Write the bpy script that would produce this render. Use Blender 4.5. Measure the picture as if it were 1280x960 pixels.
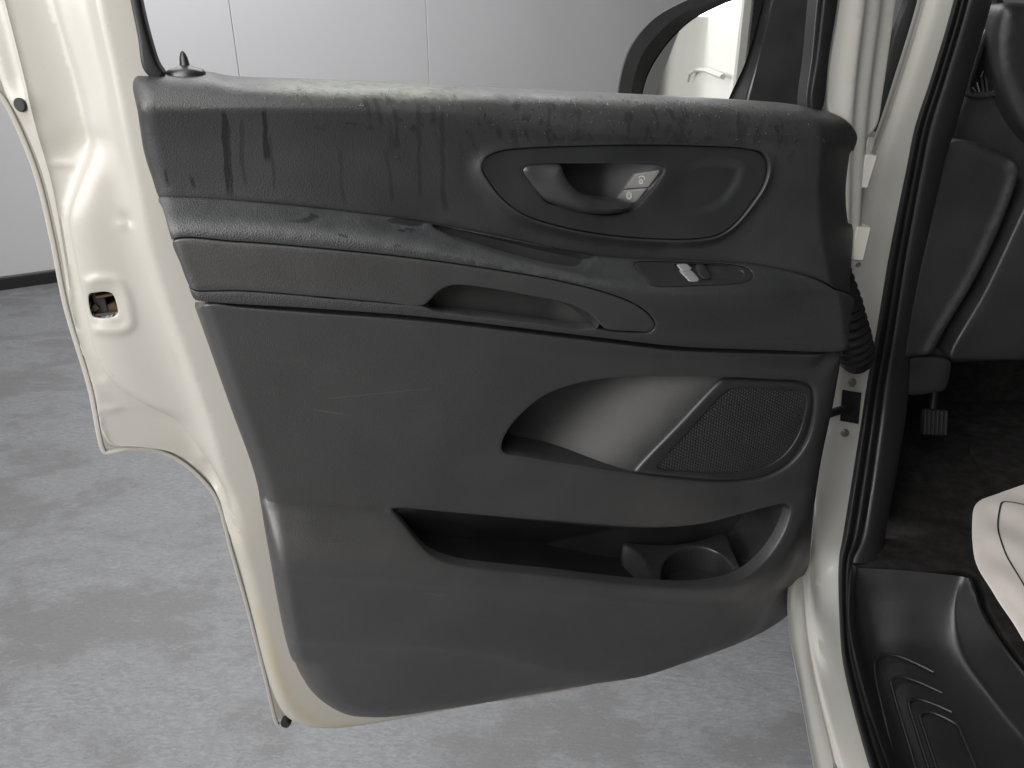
import bpy, math, random
import numpy as np
from mathutils import Vector
from mathutils.geometry import delaunay_2d_cdt
random.seed(4); rng = np.random.default_rng(4)
for o in list(bpy.data.objects): bpy.data.objects.remove(o)
scene = bpy.context.scene
col = scene.collection
# ------------------------------------------------------------------ camera
PITCH = math.radians(25.0); CAM = np.array([0.0, 0.0, 1.5]); FPX = 960.0
cd = bpy.data.cameras.new('camera'); cam = bpy.data.objects.new('camera', cd); col.objects.link(cam)
cam.location = CAM; cam.rotation_euler = (math.pi / 2 - PITCH, 0, 0)
cd.sensor_width = 36; cd.lens = 36 * FPX / 1280; cd.clip_start = 0.02; cd.clip_end = 200
scene.camera = cam
scene.render.resolution_x = 1024; scene.render.resolution_y = 768
# ------------------------------------------------------------------ light
world = bpy.data.worlds.new('World'); scene.world = world; world.use_nodes = True
bg = world.node_tree.nodes['Background']; bg.inputs[0].default_value = (1.0, 0.98, 0.96, 1); bg.inputs[1].default_value = 0.13
def area(name, loc, target, sx, sy, power, colr):
    l = bpy.data.lights.new(name, 'AREA'); l.shape = 'RECTANGLE'; l.size = sx; l.size_y = sy; l.energy = power; l.color = colr
    o = bpy.data.objects.new(name, l); col.objects.link(o); o.location = loc
    d = Vector(target) - Vector(loc); o.rotation_euler = d.to_track_quat('-Z', 'Y').to_euler(); return o
area('softbox_left', (-2.2, -0.7, 2.0), (0.0, 1.1, 0.8), 2.2, 1.8, 52, (1.0, 0.985, 0.97))
area('ceiling_softbox', (-1.1, 0.4, 3.2), (-0.4, 1.1, 0.5), 1.8, 1.6, 36, (1.0, 0.99, 0.98))
area('pillar_fill', (-0.75, -1.3, 2.7), (0.6, 1.3, 0.8), 1.4, 1.2, 34, (1.0, 0.99, 0.97))  # added fill lamp, brightens the door pillar and opening
area('back_sheen_fill', (-0.6, 3.0, 3.2), (0.0, 1.2, 1.0), 3.2, 1.2, 55, (1.0, 1.0, 1.0))  # added lamp behind the door, puts sheen on armrest and belt
area('wall_fill', (-1.6, 3.4, 3.4), (0.6, 6.4, 1.2), 4.0, 1.2, 140, (0.99, 0.99, 1.0))  # added fill lamp that brightens the wall only, no real fixture
area('side_fill', (-3.6, -3.4, 2.4), (-0.9, -3.0, 1.4), 5.0, 1.8, 190, (1.0, 0.99, 0.97))  # added fill lamp, whitens the van side reflected in the mirror
vs = scene.view_settings; vs.view_transform = 'Standard'; vs.look = 'None'; vs.exposure = -0.22; vs.gamma = 1.0; vs.use_curve_mapping = False

# ------------------------------------------------------------------ geometry helpers
CP, SP = math.cos(PITCH), math.sin(PITCH)
def rays(p):
    p = np.asarray(p, float); x = (p[:, 0] - 640) / FPX; y = (480 - p[:, 1]) / FPX
    return np.stack([x, CP + SP * y, -SP + CP * y], 1)
def at_y(px, py, Y):
    d = rays([(px, py)])[0]; return CAM + d * (Y / d[1])
def at_z(px, py, z):
    d = rays([(px, py)])[0]; return CAM + d * ((z - CAM[2]) / d[2])
class Frame:
    def __init__(s, O, U, V, N): s.O, s.U, s.V, s.N = [np.array(a, float) for a in (O, U, V, N)]
    def un(s, pts):
        pts = np.asarray(pts, float); d = rays(pts[:, :2]); w = pts[:, 2] if pts.shape[1] > 2 else np.zeros(len(pts))
        t = (w - (CAM - s.O) @ s.N) / (d @ s.N); P = CAM + d * t[:, None] - s.O
        return np.stack([P @ s.U, P @ s.V], 1)
    def p3(s, uv, w): return s.O + uv[:, :1] * s.U + uv[:, 1:2] * s.V + np.asarray(w)[:, None] * s.N
def spline(pts, closed=False, step=4.0):
    """centripetal Catmull-Rom through pts, resampled evenly (spacing measured on the first two columns)"""
    P = np.asarray(pts, float)
    if closed: Q = np.vstack([P[-1], P, P[0], P[1]])
    else: Q = np.vstack([2 * P[0] - P[1], P, 2 * P[-1] - P[-2]])
    out = []
    for i in range(len(Q) - 3):
        p0, p1, p2, p3 = Q[i:i + 4]
        k = lambda a, b: max(np.linalg.norm((a - b)[:2]), 1e-9) ** 0.5
        t0 = 0; t1 = t0 + k(p0, p1); t2 = t1 + k(p1, p2); t3 = t2 + k(p2, p3)
        t = np.linspace(t1, t2, 12, endpoint=False)[:, None]
        A1 = (t1 - t) / (t1 - t0) * p0 + (t - t0) / (t1 - t0) * p1; A2 = (t2 - t) / (t2 - t1) * p1 + (t - t1) / (t2 - t1) * p2
        A3 = (t3 - t) / (t3 - t2) * p2 + (t - t2) / (t3 - t2) * p3
        B1 = (t2 - t) / (t2 - t0) * A1 + (t - t0) / (t2 - t0) * A2; B2 = (t3 - t) / (t3 - t1) * A2 + (t - t1) / (t3 - t1) * A3
        out.append((t2 - t) / (t2 - t1) * B1 + (t - t1) / (t2 - t1) * B2)
    C = np.vstack(out + [Q[-2][None]])
    L = np.r_[0, np.cumsum(np.linalg.norm(np.diff(C[:, :2], axis=0), axis=1))]
    n = max(int(round(L[-1] / step)), 3)
    s = np.linspace(0, L[-1], n + 1)
    R = np.stack([np.interp(s, L, C[:, j]) for j in range(C.shape[1])], 1)
    return R[:-1] if closed else R
def inside(p, poly):
    x, y = p[:, 0], p[:, 1]; r = np.zeros(len(p), bool); q = np.roll(poly, 1, 0)
    for (x1, y1), (x2, y2) in zip(poly, q):
        c = (y1 > y) != (y2 > y)
        if y1 != y2: r ^= c & (x < (x2 - x1) * (y - y1) / (y2 - y1) + x1)
    return r
def dist(p, line, closed=False):
    a = np.asarray(line); 
    if closed: a = np.vstack([a, a[:1]])
    best = np.full(len(p), 1e9)
    for A, B in zip(a[:-1], a[1:]):
        d = B - A; L2 = d @ d
        if L2 < 1e-14: continue
        t = np.clip(((p - A) @ d) / L2, 0, 1); e = p - A - t[:, None] * d
        best = np.minimum(best, (e * e).sum(1))
    return np.sqrt(best)
def area2(p): q = np.roll(p, -1, 0); return 0.5 * np.sum(p[:, 0] * q[:, 1] - q[:, 0] * p[:, 1])
def offset(poly, d):
    """inward offset of a closed loop by d"""
    t = np.roll(poly, -1, 0) - np.roll(poly, 1, 0); n = np.stack([-t[:, 1], t[:, 0]], 1); n /= np.maximum(np.linalg.norm(n, axis=1), 1e-9)[:, None]
    return poly + n * d * (1 if area2(poly) > 0 else -1)
def sstep(a, b, x): t = np.clip((x - a) / (b - a), 0, 1); return t * t * (3 - 2 * t)
def pchip(V, W, v):
    """monotone cubic per row: V (N,K) ascending knots, W (N,K), v (N,)"""
    h = np.maximum(np.diff(V, axis=1), 1e-6); V = np.hstack([V[:, :1], V[:, :1] + np.cumsum(h, 1)])
    de = np.diff(W, axis=1) / h; m = np.zeros_like(W)
    a, b = de[:, :-1], de[:, 1:]; ok = a * b > 0
    w1 = 2 * h[:, 1:] + h[:, :-1]; w2 = h[:, 1:] + 2 * h[:, :-1]
    with np.errstate(all='ignore'): m[:, 1:-1] = np.where(ok, (w1 + w2) / (w1 / a + w2 / b), 0)
    m[:, 0] = de[:, 0]; m[:, -1] = de[:, -1]
    k = np.clip((v[:, None] >= V).sum(1) - 1, 0, V.shape[1] - 2); r = np.arange(len(v))
    hh = h[r, k]; t = np.clip((v - V[r, k]) / hh, 0, 1); t2, t3 = t * t, t * t * t
    return (2 * t3 - 3 * t2 + 1) * W[r, k] + (t3 - 2 * t2 + t) * hh * m[r, k] + (-2 * t3 + 3 * t2) * W[r, k + 1] + (t3 - t2) * hh * m[r, k + 1]
def unc(c): return c[:, [0, 1, 3]] if c.shape[1] > 3 else c
def profile(fr, curves, axis):
    """height field from knot curves [(px,py,w)..]; axis 0: curves run along u (stacked top to bottom), 1: along v (left to right)"""
    cs = []
    for c in curves:
        c = spline(c, step=6); uv = fr.un(unc(c)); o = np.argsort(uv[:, axis]); cs.append((uv[o, axis], uv[o, 1 - axis], c[o, 2]))
    def f(uv):
        s = uv[:, axis]; K = [np.interp(s, a, b) for a, b, _ in cs]; W = [np.interp(s, a, w) for a, _, w in cs]
        V = np.stack(K, 1); W = np.stack(W, 1)
        if axis == 0: V = V[:, ::-1]; W = W[:, ::-1]
        V = np.maximum.accumulate(V, 1); return pchip(V, W, uv[:, 1 - axis])
    return f
def solve(fr, px, f, w0=.02, off=0.0, n=45):
    """uv of pixels lying on the height field f"""
    px = np.asarray(px, float)[:, :2]; w = np.full(len(px), w0)
    for _ in range(n): w = .5 * w + .5 * np.clip(f(fr.un(np.column_stack([px, w]))) - off, -.12, .14)
    return fr.un(np.column_stack([px, w]))
def bulge(d, R): t = np.clip(d / R, 0, 1); return np.sqrt(np.clip(1 - (1 - t) ** 2, 0, 1))
# ---- objects
def thing(name, label, cat, loc, rz=0.0, group=None):
    o = bpy.data.objects.new(name, None); col.objects.link(o); o.location = loc; o.rotation_euler = (0, 0, rz)
    o.empty_display_size = 0.05; tag(o, label, cat, group); XF[o.name] = (np.array(loc, float), rz); return o
def tag(o, label=None, cat=None, group=None, kind=None):
    for k, v in (('label', label), ('category', cat), ('group', group), ('kind', kind)):
        if v: o[k] = v
    return o
XF = {}
def local(P, parent):
    """world points -> space of the object's top parent"""
    r = parent
    while r is not None and r.name not in XF: r = r.parent
    if r is None: return P
    a = XF[r.name][1]; q = P - XF[r.name][0]; c, s = math.cos(a), math.sin(a)
    return np.stack([c * q[:, 0] + s * q[:, 1], -s * q[:, 0] + c * q[:, 1], q[:, 2]], 1)
def mesh(name, V, F, mat, parent=None, smooth=True, angle=42, origin=None):
    V = local(np.asarray(V, float), parent)
    me = bpy.data.meshes.new(name); me.from_pydata([tuple(v) for v in V.tolist()], [], [tuple(int(i) for i in f) for f in F])
    me.update()
    if smooth:
        me.shade_smooth()
        if angle: me.set_sharp_from_angle(angle=math.radians(angle))
    me.materials.append(mat)
    o = bpy.data.objects.new(name, me); col.objects.link(o)
    while parent is not None and parent.parent is not None and parent.parent.parent is not None: parent = parent.parent    # no fourth level
    if parent is not None: o.parent = parent
    return o
def cdt(lines, res, outer, holes):
    """lines: [(pts, closed)] constraint polylines"""
    P, E = [], []
    n = 0
    for l, c in lines:
        P.append(l); k = len(l)
        E += [(n + i, n + i + 1) for i in range(k - 1)]
        if c: E.append((n + k - 1, n))
        n += k
    P = np.vstack(P)
    lo, hi = outer.min(0), outer.max(0)
    gx = np.arange(lo[0], hi[0], res); gy = np.arange(lo[1], hi[1], res * 0.866)
    G = np.stack(np.meshgrid(gx, gy), 2); G[1::2, :, 0] += res / 2; G = G.reshape(-1, 2)
    c = res * 0.6; occ = set()
    for dx in (-.5, 0, .5):
        for dy in (-.5, 0, .5):
            occ.update(map(tuple, np.floor(P / c + (dx, dy)).astype(int).tolist()))
    keep = np.array([t not in occ for t in map(tuple, np.floor(G / c).astype(int).tolist())]); G = G[keep]
    ok = inside(G, outer)
    for h in holes: ok &= ~inside(G, h)
    G = G[ok]; A = np.vstack([P, G])
    v, _, f, *_ = delaunay_2d_cdt([Vector(p) for p in A.tolist()], E, [], 0, 1e-7)
    v = np.array([(p.x, p.y) for p in v]); f = np.array([t for t in f if len(t) == 3])
    ce = v[f].mean(1); ok = inside(ce, outer)
    for h in holes: ok &= ~inside(ce, h)
    f = f[ok]; a = v[f]; cr = (a[:, 1, 0] - a[:, 0, 0]) * (a[:, 2, 1] - a[:, 0, 1]) - (a[:, 1, 1] - a[:, 0, 1]) * (a[:, 2, 0] - a[:, 0, 0])
    f[cr < 0] = f[cr < 0][:, ::-1]; f = f[np.abs(cr) > 1e-12]
    used = np.unique(f); m = -np.ones(len(v), int); m[used] = np.arange(len(used))
    return v[used], m[f]
def relief(name, fr, outer, wf, mat, parent, holes=(), res=0.005, rr=0.003, skirt=0.012, rings=(), hr=0.002, uv=False, angle=42, step=4.0, absback=None):
    """a part as a height field over frame fr: outline (px,py,w), optional holes, edges rounded by rr, sides skirt deep"""
    O = outer if uv else fr.un(spline(outer, True, step))
    H = [h if uv else fr.un(spline(h, True, step)) for h in holes]
    lines = [(O, True)] + [(h, True) for h in H]
    if rr > 0: lines += [(offset(O, rr * k), True) for k in (.12, .4, 1.0)]
    if hr > 0: lines += [(offset(h, -hr * k), True) for h in H for k in (.3, 1.0)]
    lines += list(rings)
    v, f = cdt(lines, res, O, H)
    w = wf(v)
    if rr > 0: w = w - rr * (1 - bulge(dist(v, O, True), rr))
    if hr > 0:
        for h in H: w = w - hr * (1 - bulge(dist(v, h, True), hr))
    P = fr.p3(v, w); F = f.tolist(); n = len(P)
    e = np.sort(np.vstack([f[:, [0, 1]], f[:, [1, 2]], f[:, [2, 0]]]), 1); full = np.vstack([f[:, [0, 1]], f[:, [1, 2]], f[:, [2, 0]]])
    _, inv, cnt = np.unique(e, axis=0, return_inverse=True, return_counts=True); b = full[cnt[inv.ravel()] == 1]
    if skirt > 0:
        ids = np.unique(b); m = {i: n + k for k, i in enumerate(ids)}
        wb = np.full(len(ids), absback) if absback is not None else w[ids] - skirt
        P = np.vstack([P, fr.p3(v[ids], np.minimum(wb, w[ids] - 0.001))]); F += [(j, i, m[i], m[j]) for i, j in b.tolist()]
    return mesh(name, P, F, mat, parent, angle=angle)
def binn(name, fr, loop, wf_rim, rows, wback, mat, parent, res=0.006, step=4.0, uv=None):
    """a hollow behind an opening: loop (px,py,w); rows [(inset, drop_at_bottom, fraction to the back)]; wback(uv)"""
    L = uv if uv is not None else fr.un(spline(loop, True, step)); n = len(L)
    low = 1 - (L[:, 1] - L[:, 1].min()) / (L[:, 1].max() - L[:, 1].min()); w0 = wf_rim(L)
    Ps, last = [fr.p3(L, w0)], None
    for ins, drop, fc in rows:
        l = offset(L, ins); l[:, 1] -= drop * low; w = w0 + (wback(l) - w0) * fc; Ps.append(fr.p3(l, w)); last = l
    F = []
    for r in range(len(rows)):
        for i in range(n):
            j = (i + 1) % n; F.append((r * n + i, (r + 1) * n + i, (r + 1) * n + j, r * n + j) if area2(L) < 0 else (r * n + i, r * n + j, (r + 1) * n + j, (r + 1) * n + i))
    v, f = cdt([(last, True)], res, last, []); P = fr.p3(v, wback(v)); k = sum(map(len, Ps))
    return mesh(name, np.vstack(Ps + [P]), F + (f + k).tolist(), mat, parent, angle=50)
def grid_faces(r, c, closed=False):
    F = []
    for i in range(r - 1):
        for j in range(c if closed else c - 1):
            k = (j + 1) % c; F.append((i * c + j, i * c + k, (i + 1) * c + k, (i + 1) * c + j))
    return F
def loft(name, curves, mat, parent, n=60, m=4, world=False, smooth_rows=True, closed=False, angle=50, flip=False):
    """surface through curves of (px,py,Y) (or world points)"""
    C = []
    for c in curves:
        P = np.asarray(c, float) if world else np.array([at_y(*q) for q in c])
        t = np.r_[0, np.cumsum(np.linalg.norm(np.diff(P, axis=0), axis=1))]; t /= t[-1]
        Q = np.hstack([P])
        S = spline3(Q, n); C.append(S)
    C = np.array(C)
    if smooth_rows and len(C) > 2: C = np.array([spline3(C[:, j], m * (len(C) - 1) + 1, uniform=True) for j in range(C.shape[1])]).transpose(1, 0, 2)
    F = grid_faces(C.shape[0], C.shape[1])
    if flip: F = [f[::-1] for f in F]
    return mesh(name, C.reshape(-1, 3), F, mat, parent, angle=angle)
def spline3(P, n, uniform=False):
    P = np.asarray(P, float); Q = np.vstack([2 * P[0] - P[1], P, 2 * P[-1] - P[-2]]); out = []
    for i in range(len(P) - 1):
        a, b, c, d = Q[i:i + 4]; t = np.linspace(0, 1, 10, endpoint=False)[:, None]
        if uniform: t = np.linspace(0, 1, (n - 1) // (len(P) - 1), endpoint=False)[:, None]
        out.append(.5 * (2 * b + (c - a) * t + (2 * a - 5 * b + 4 * c - d) * t * t + (3 * b - a - 3 * c + d) * t ** 3))
    C = np.vstack(out + [P[-1:]])
    if uniform: return C
    L = np.r_[0, np.cumsum(np.linalg.norm(np.diff(C, axis=0), axis=1))]; s = np.linspace(0, L[-1], n)
    return np.stack([np.interp(s, L, C[:, j]) for j in range(3)], 1)
def tube(path, r, seg=10, cap=True):
    P = np.asarray(path, float); r = np.broadcast_to(r, len(P)); V = []
    for i in range(len(P)):
        t = P[min(i + 1, len(P) - 1)] - P[max(i - 1, 0)]; t /= np.linalg.norm(t)
        a = np.cross(t, (0.13, 0.2, 1)); a /= np.linalg.norm(a); b = np.cross(t, a)
        for k in range(seg):
            q = 2 * math.pi * k / seg; V.append(P[i] + r[i] * (math.cos(q) * a + math.sin(q) * b))
    F = grid_faces(len(P), seg, True)
    if cap: F += [tuple(range(seg))[::-1], tuple(range((len(P) - 1) * seg, len(P) * seg))]
    return np.array(V), F
def box(c, ax, ay, az, bev=0.0):
    """box from centre and three half-axis vectors with chamfered edges"""
    c, ax, ay, az = [np.array(q, float) for q in (c, ax, ay, az)]
    if bev <= 0:
        V = [c + i * ax + j * ay + k * az for i in (-1, 1) for j in (-1, 1) for k in (-1, 1)]
        return np.array(V), [(0, 1, 3, 2), (4, 6, 7, 5), (0, 4, 5, 1), (2, 3, 7, 6), (0, 2, 6, 4), (1, 5, 7, 3)]
    L = [np.linalg.norm(a) for a in (ax, ay, az)]; V = []; idx = {}
    for i in (-1, 1):
        for j in (-1, 1):
            for k in (-1, 1):
                for d in range(3):
                    s = [1 - (bev / L[q] if q != d else 0) for q in range(3)]
                    idx[(i, j, k, d)] = len(V); V.append(c + i * s[0] * ax + j * s[1] * ay + k * s[2] * az)
    F = []
    for d in range(3):
        for s in (-1, 1):
            o = [(-1, -1), (-1, 1), (1, 1), (1, -1)]; f = []
            for a, b in o:
                q = [a, b]; q.insert(d, s); f.append(idx[(*q, d)])
            F.append(tuple(f))
    for d in range(3):
        e, g = [q for q in range(3) if q != d]
        for a in (-1, 1):
            for b in (-1, 1):
                f = []
                for s, w in ((-1, e), (-1, g), (1, g), (1, e)):
                    q = [0, 0, 0]; q[d] = s; q[e] = a; q[g] = b; f.append(idx[(*q, w)])
                F.append(tuple(f))
    for i in (-1, 1):
        for j in (-1, 1):
            for k in (-1, 1): F.append(tuple(idx[(i, j, k, d)] for d in range(3)))
    return np.array(V), F
def join(*vf):
    V, F, n = [], [], 0
    for v, f in vf:
        V.append(v); F += [tuple(i + n for i in q) for q in f]; n += len(v)
    return np.vstack(V), F
import bmesh
def fixn(o):
    bm = bmesh.new(); bm.from_mesh(o.data); bmesh.ops.recalc_face_normals(bm, faces=bm.faces); bm.to_mesh(o.data); bm.free(); return o

# ------------------------------------------------------------------ materials
class NT:
    def __init__(s, name):
        s.m = bpy.data.materials.new(name); s.m.use_nodes = True; s.t = s.m.node_tree; s.b = s.t.nodes['Principled BSDF']; s.obj = None
    def n(s, typ, **kw):
        x = s.t.nodes.new(typ)
        for k, v in kw.items(): setattr(x, k, v)
        return x
    def put(s, sock, v):
        if hasattr(v, 'is_linked') or isinstance(v, bpy.types.NodeSocket): s.t.links.new(v, sock)
        else: sock.default_value = v
    def co(s):
        if s.obj is None: s.obj = s.n('ShaderNodeTexCoord').outputs['Object']
        return s.obj
    def mapv(s, scale, loc=(0, 0, 0), rot=(0, 0, 0)):
        x = s.n('ShaderNodeMapping'); s.t.links.new(s.co(), x.inputs[0]); x.inputs[1].default_value = loc; x.inputs[2].default_value = rot; x.inputs[3].default_value = scale; return x.outputs[0]
    def noise(s, scale=(1, 1, 1), sc=5, det=4, rough=.5, dist=0, loc=(0, 0, 0), rot=(0, 0, 0)):
        x = s.n('ShaderNodeTexNoise'); s.t.links.new(s.mapv(scale, loc, rot), x.inputs['Vector']); x.inputs['Scale'].default_value = sc; x.inputs['Detail'].default_value = det
        x.inputs['Roughness'].default_value = rough; x.inputs['Distortion'].default_value = dist; return x.outputs[0]
    def math(s, op, a, b=0.0, c=None, clamp=False):
        x = s.n('ShaderNodeMath', operation=op, use_clamp=clamp); s.put(x.inputs[0], a); s.put(x.inputs[1], b)
        if c is not None: s.put(x.inputs[2], c)
        return x.outputs[0]
    def ramp(s, v, lo, hi, a=0.0, b=1.0):
        x = s.n('ShaderNodeMapRange', interpolation_type='SMOOTHSTEP'); s.put(x.inputs[0], v)
        for i, q in enumerate((lo, hi, a, b)): x.inputs[1 + i].default_value = q
        return x.outputs[0]
    def mix(s, f, a, b):
        x = s.n('ShaderNodeMix', data_type='RGBA'); s.put(x.inputs[0], f)
        for i, q in ((6, a), (7, b)):
            if isinstance(q, tuple): x.inputs[i].default_value = (*q, 1) if len(q) == 3 else q
            else: s.put(x.inputs[i], q)
        return x.outputs[2]
    def xyz(s):
        x = s.n('ShaderNodeSeparateXYZ'); s.t.links.new(s.co(), x.inputs[0]); return x.outputs
    def bump(s, h, strength, distance, prev=None):
        x = s.n('ShaderNodeBump'); s.put(x.inputs['Height'], h); x.inputs['Strength'].default_value = strength; x.inputs['Distance'].default_value = distance
        if prev is not None: s.t.links.new(prev, x.inputs['Normal'])
        return x.outputs[0]
    def set(s, **kw):
        N = dict(col='Base Color', rough='Roughness', metal='Metallic', spec='Specular IOR Level', normal='Normal', coat='Coat Weight', coatr='Coat Roughness', trans='Transmission Weight', ior='IOR', sheen='Sheen Weight')
        for k, v in kw.items():
            if isinstance(v, tuple) and len(v) == 3: v = (*v, 1)
            s.put(s.b.inputs[N[k]], v)
        return s.m
def grain(s, scale=330, strength=.35, d=.0006):
    v = s.n('ShaderNodeTexVoronoi', feature='DISTANCE_TO_EDGE'); v.inputs['Scale'].default_value = scale
    wv = s.n('ShaderNodeVectorMath', operation='MULTIPLY_ADD'); nz = s.n('ShaderNodeTexNoise'); nz.inputs['Scale'].default_value = 120; s.t.links.new(s.co(), nz.inputs['Vector'])
    s.t.links.new(nz.outputs['Color'], wv.inputs[0]); wv.inputs[1].default_value = (.006, .006, .006); s.t.links.new(s.co(), wv.inputs[2]); s.t.links.new(wv.outputs[0], v.inputs['Vector'])
    h = s.ramp(v.outputs[0], 0.0, 0.35); return s.bump(h, strength, d)
def plastic(name, colr=(.028, .0285, .031), rough=.40, scale=400, strength=.22, spec=1.0, extra=None, dust=.0, dcol=(.16, .16, .155)):
    s = NT(name); c = s.mix(s.ramp(s.noise(sc=6, det=6, rough=.6), .35, .75), tuple(q * .9 for q in colr), tuple(q * 1.12 for q in colr))
    sp = s.ramp(s.noise(sc=900, det=1), .76, .80); sp2 = s.math('MULTIPLY', sp, s.ramp(s.noise(sc=9, det=3, loc=(3, 1, 2)), .5, .7)); c = s.mix(s.math('MULTIPLY', sp2, .35), c, (.3, .3, .29))
    if dust: c = s.mix(s.math('MULTIPLY', s.ramp(s.noise(scale=(1, 1, 1), sc=11, det=8, rough=.65, loc=(5, 0, 1)), .38, .7), dust), c, dcol)
    if extra: c = extra(s, c)
    r = s.ramp(s.noise(sc=14, det=5), .3, .7, rough - .05, rough + .07)
    return s.set(col=c, rough=r, spec=spec, normal=grain(s, scale, strength))
M = {}
M['bezel'] = plastic('bezel_plastic', (.024, .025, .027), .42, 900, .12)
M['smooth'] = plastic('smooth_plastic', (.032, .032, .034), .36, 900, .08)
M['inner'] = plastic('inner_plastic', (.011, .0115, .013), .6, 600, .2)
M['dash'] = plastic('dash_plastic', (.021, .021, .0225), .46, 420, .3)
M['step'] = plastic('step_plastic', (.022, .022, .024), .42, 700, .2)
s = NT('rubber'); M['rubber'] = s.set(col=(.012, .012, .013), rough=s.ramp(s.noise(sc=20), .3, .7, .42, .6), normal=s.bump(s.noise(sc=300, det=2), .1, .0005))
s = NT('chrome'); M['chrome'] = s.set(col=(.62, .61, .60), metal=.55, rough=.35)
s = NT('button_grey'); M['button'] = s.set(col=(.16, .155, .15), rough=.45)
s = NT('symbol_white'); M['symbol'] = s.set(col=(.7, .7, .68), rough=.5)
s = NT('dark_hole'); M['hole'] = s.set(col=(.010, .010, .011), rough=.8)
s = NT('mirror'); M['mirror'] = s.set(col=(.86, .88, .86), metal=1.0, rough=.015)
s = NT('water'); M['water'] = s.set(col=(1.0, 1.0, 1.0), rough=.02, trans=1.0, ior=1.33)
s = NT('metal_dirty'); M['latch'] = s.set(col=s.mix(s.ramp(s.noise(sc=60, det=5), .4, .62), (.09, .09, .095), (.17, .11, .05)), rough=.5, metal=.4)
s = NT('bolt_steel'); M['bolt'] = s.set(col=(.30, .29, .27), metal=.7, rough=.45)
def paint(name, colr):
    s = NT(name); c = s.mix(s.ramp(s.noise(sc=2.6, det=4), .35, .7), colr, tuple(q * k for q, k in zip(colr, (.965, .955, .93))))
    gr = s.math('MULTIPLY', s.ramp(s.noise(sc=34, det=8, rough=.7), .60, .74), .22); c = s.mix(gr, c, (.36, .30, .19))
    sp = s.ramp(s.noise(sc=420, det=1), .78, .80); c = s.mix(s.math('MULTIPLY', sp, .35), c, (.12, .09, .06))
    return s, c
s, c = paint('door_paint', (.455, .438, .402))
sa = s.n('ShaderNodeAttribute'); sa.attribute_name = 'stain'; c = s.mix(s.math('MULTIPLY', s.math('MULTIPLY', sa.outputs['Fac'], s.ramp(s.noise(sc=40, det=6, rough=.7), .3, .6, .35, 1)), .5), c, (.42, .35, .19))
M['paint'] = s.set(col=c, rough=.38, coat=.25, coatr=.12, normal=s.bump(s.noise(sc=90, det=2), .03, .001))
s, c = paint('body_paint', (.60, .588, .555)); M['body'] = s.set(col=c, rough=.32, coat=.35, coatr=.08)
# wet upper trim: dew on the belt, runs below it, an algae film along the window
DX, DZ = [], []
# ------------------------------------------------------------------ setting: floor and wall
s = NT('concrete'); n1 = s.noise(scale=(1, 1.6, 1), sc=1.9, det=12, rough=.70, dist=.25, rot=(0, 0, .5)); n2 = s.noise(scale=(1, 2.4, 1), sc=11, det=9, rough=.75, rot=(0, 0, .45)); n3 = s.noise(sc=120, det=6, rough=.75); n4 = s.noise(scale=(1, 3.0, 1), sc=38, det=6, rough=.7, rot=(0, 0, .4))
base = s.mix(s.ramp(n2, .36, .66), (.185, .19, .202), (.235, .24, .253)); n5 = s.noise(scale=(1, 1.4, 1), sc=85, det=5, rough=.7, rot=(0, 0, .4)); base = s.mix(s.ramp(n4, .44, .62, 0, .7), base, (.30, .306, .32)); base = s.mix(s.ramp(n5, .5, .66, 0, .45), base, (.16, .16, .163))
pt = s.ramp(s.math('ADD', n1, s.math('MULTIPLY', s.math('SUBTRACT', n4, .5), .50)), .525, .55)
c = s.mix(s.math('MULTIPLY', pt, .7), base, (.155, .154, .152)); c = s.mix(s.ramp(n3, .52, .75, 0, .5), c, (.20, .197, .192)); c = s.mix(s.ramp(s.noise(sc=300, det=2), .70, .78, 0, .5), c, (.10, .10, .10))
M['concrete'] = s.set(col=c, rough=s.ramp(n2, .3, .7, .36, .58), normal=s.bump(s.math('ADD', n3, n4), .35, .003))
s = NT('wall_paint'); M['wall'] = s.set(col=s.mix(s.ramp(s.noise(sc=1.2, det=5), .3, .7), (.60, .598, .61), (.63, .628, .64)), rough=.55, normal=s.bump(s.noise(sc=60, det=3), .05, .001))
s = NT('strip_black'); M['base_strip'] = s.set(col=(.008, .008, .009), rough=.6)
s = NT('joint_grey'); M['joint'] = s.set(col=(.55, .55, .55), rough=.8)
fl = mesh('floor', [(-14, -6, 0), (14, -6, 0), (14, 16, 0), (-14, 16, 0)], [(0, 1, 2, 3)], M['concrete'], smooth=False); tag(fl, 'pale grey concrete floor with worn taupe patches', 'floor', kind='structure')
wa, wb = at_z(0, 362, 0), at_z(70, 352, 0); wd = (wb - wa) / np.linalg.norm(wb - wa); wn = np.array([wd[1], -wd[0], 0])
FW = Frame(wa, wd, (0, 0, 1), wn)
e0, e1 = wa - wd * 5 - wn * .06, wa + wd * 16 - wn * .06
wall = mesh('wall', box((e0 + e1) / 2 + (0, 0, 1.7), (e1 - e0) / 2, wn * .05, (0, 0, 1.7))[0], box((0, 0, 0), (1, 0, 0), (0, 1, 0), (0, 0, 1))[1], M['joint'], smooth=False); tag(wall, 'light grey panelled showroom wall', 'wall', kind='structure'); fixn(wall)
u1 = FW.un([(290, 30)])[0, 0]; u2 = FW.un([(534, 50)])[0, 0]; pw = u2 - u1
WB = [u1 - 6 * pw, u1, u2, u2 + 3.4 * pw, u2 + 6.5 * pw]
for a, b in zip(WB[:-1], WB[1:]):
    a, b = a + .0018, b - .0018
    p = FW.O + FW.U * (a + b) / 2 - wn * .004 + np.array((0, 0, 1.74)); o = mesh('panel', *box(p, wd * (b - a) / 2, wn * .012, (0, 0, 1.66), .003), M['wall'], wall, smooth=False); fixn(o)
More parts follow.
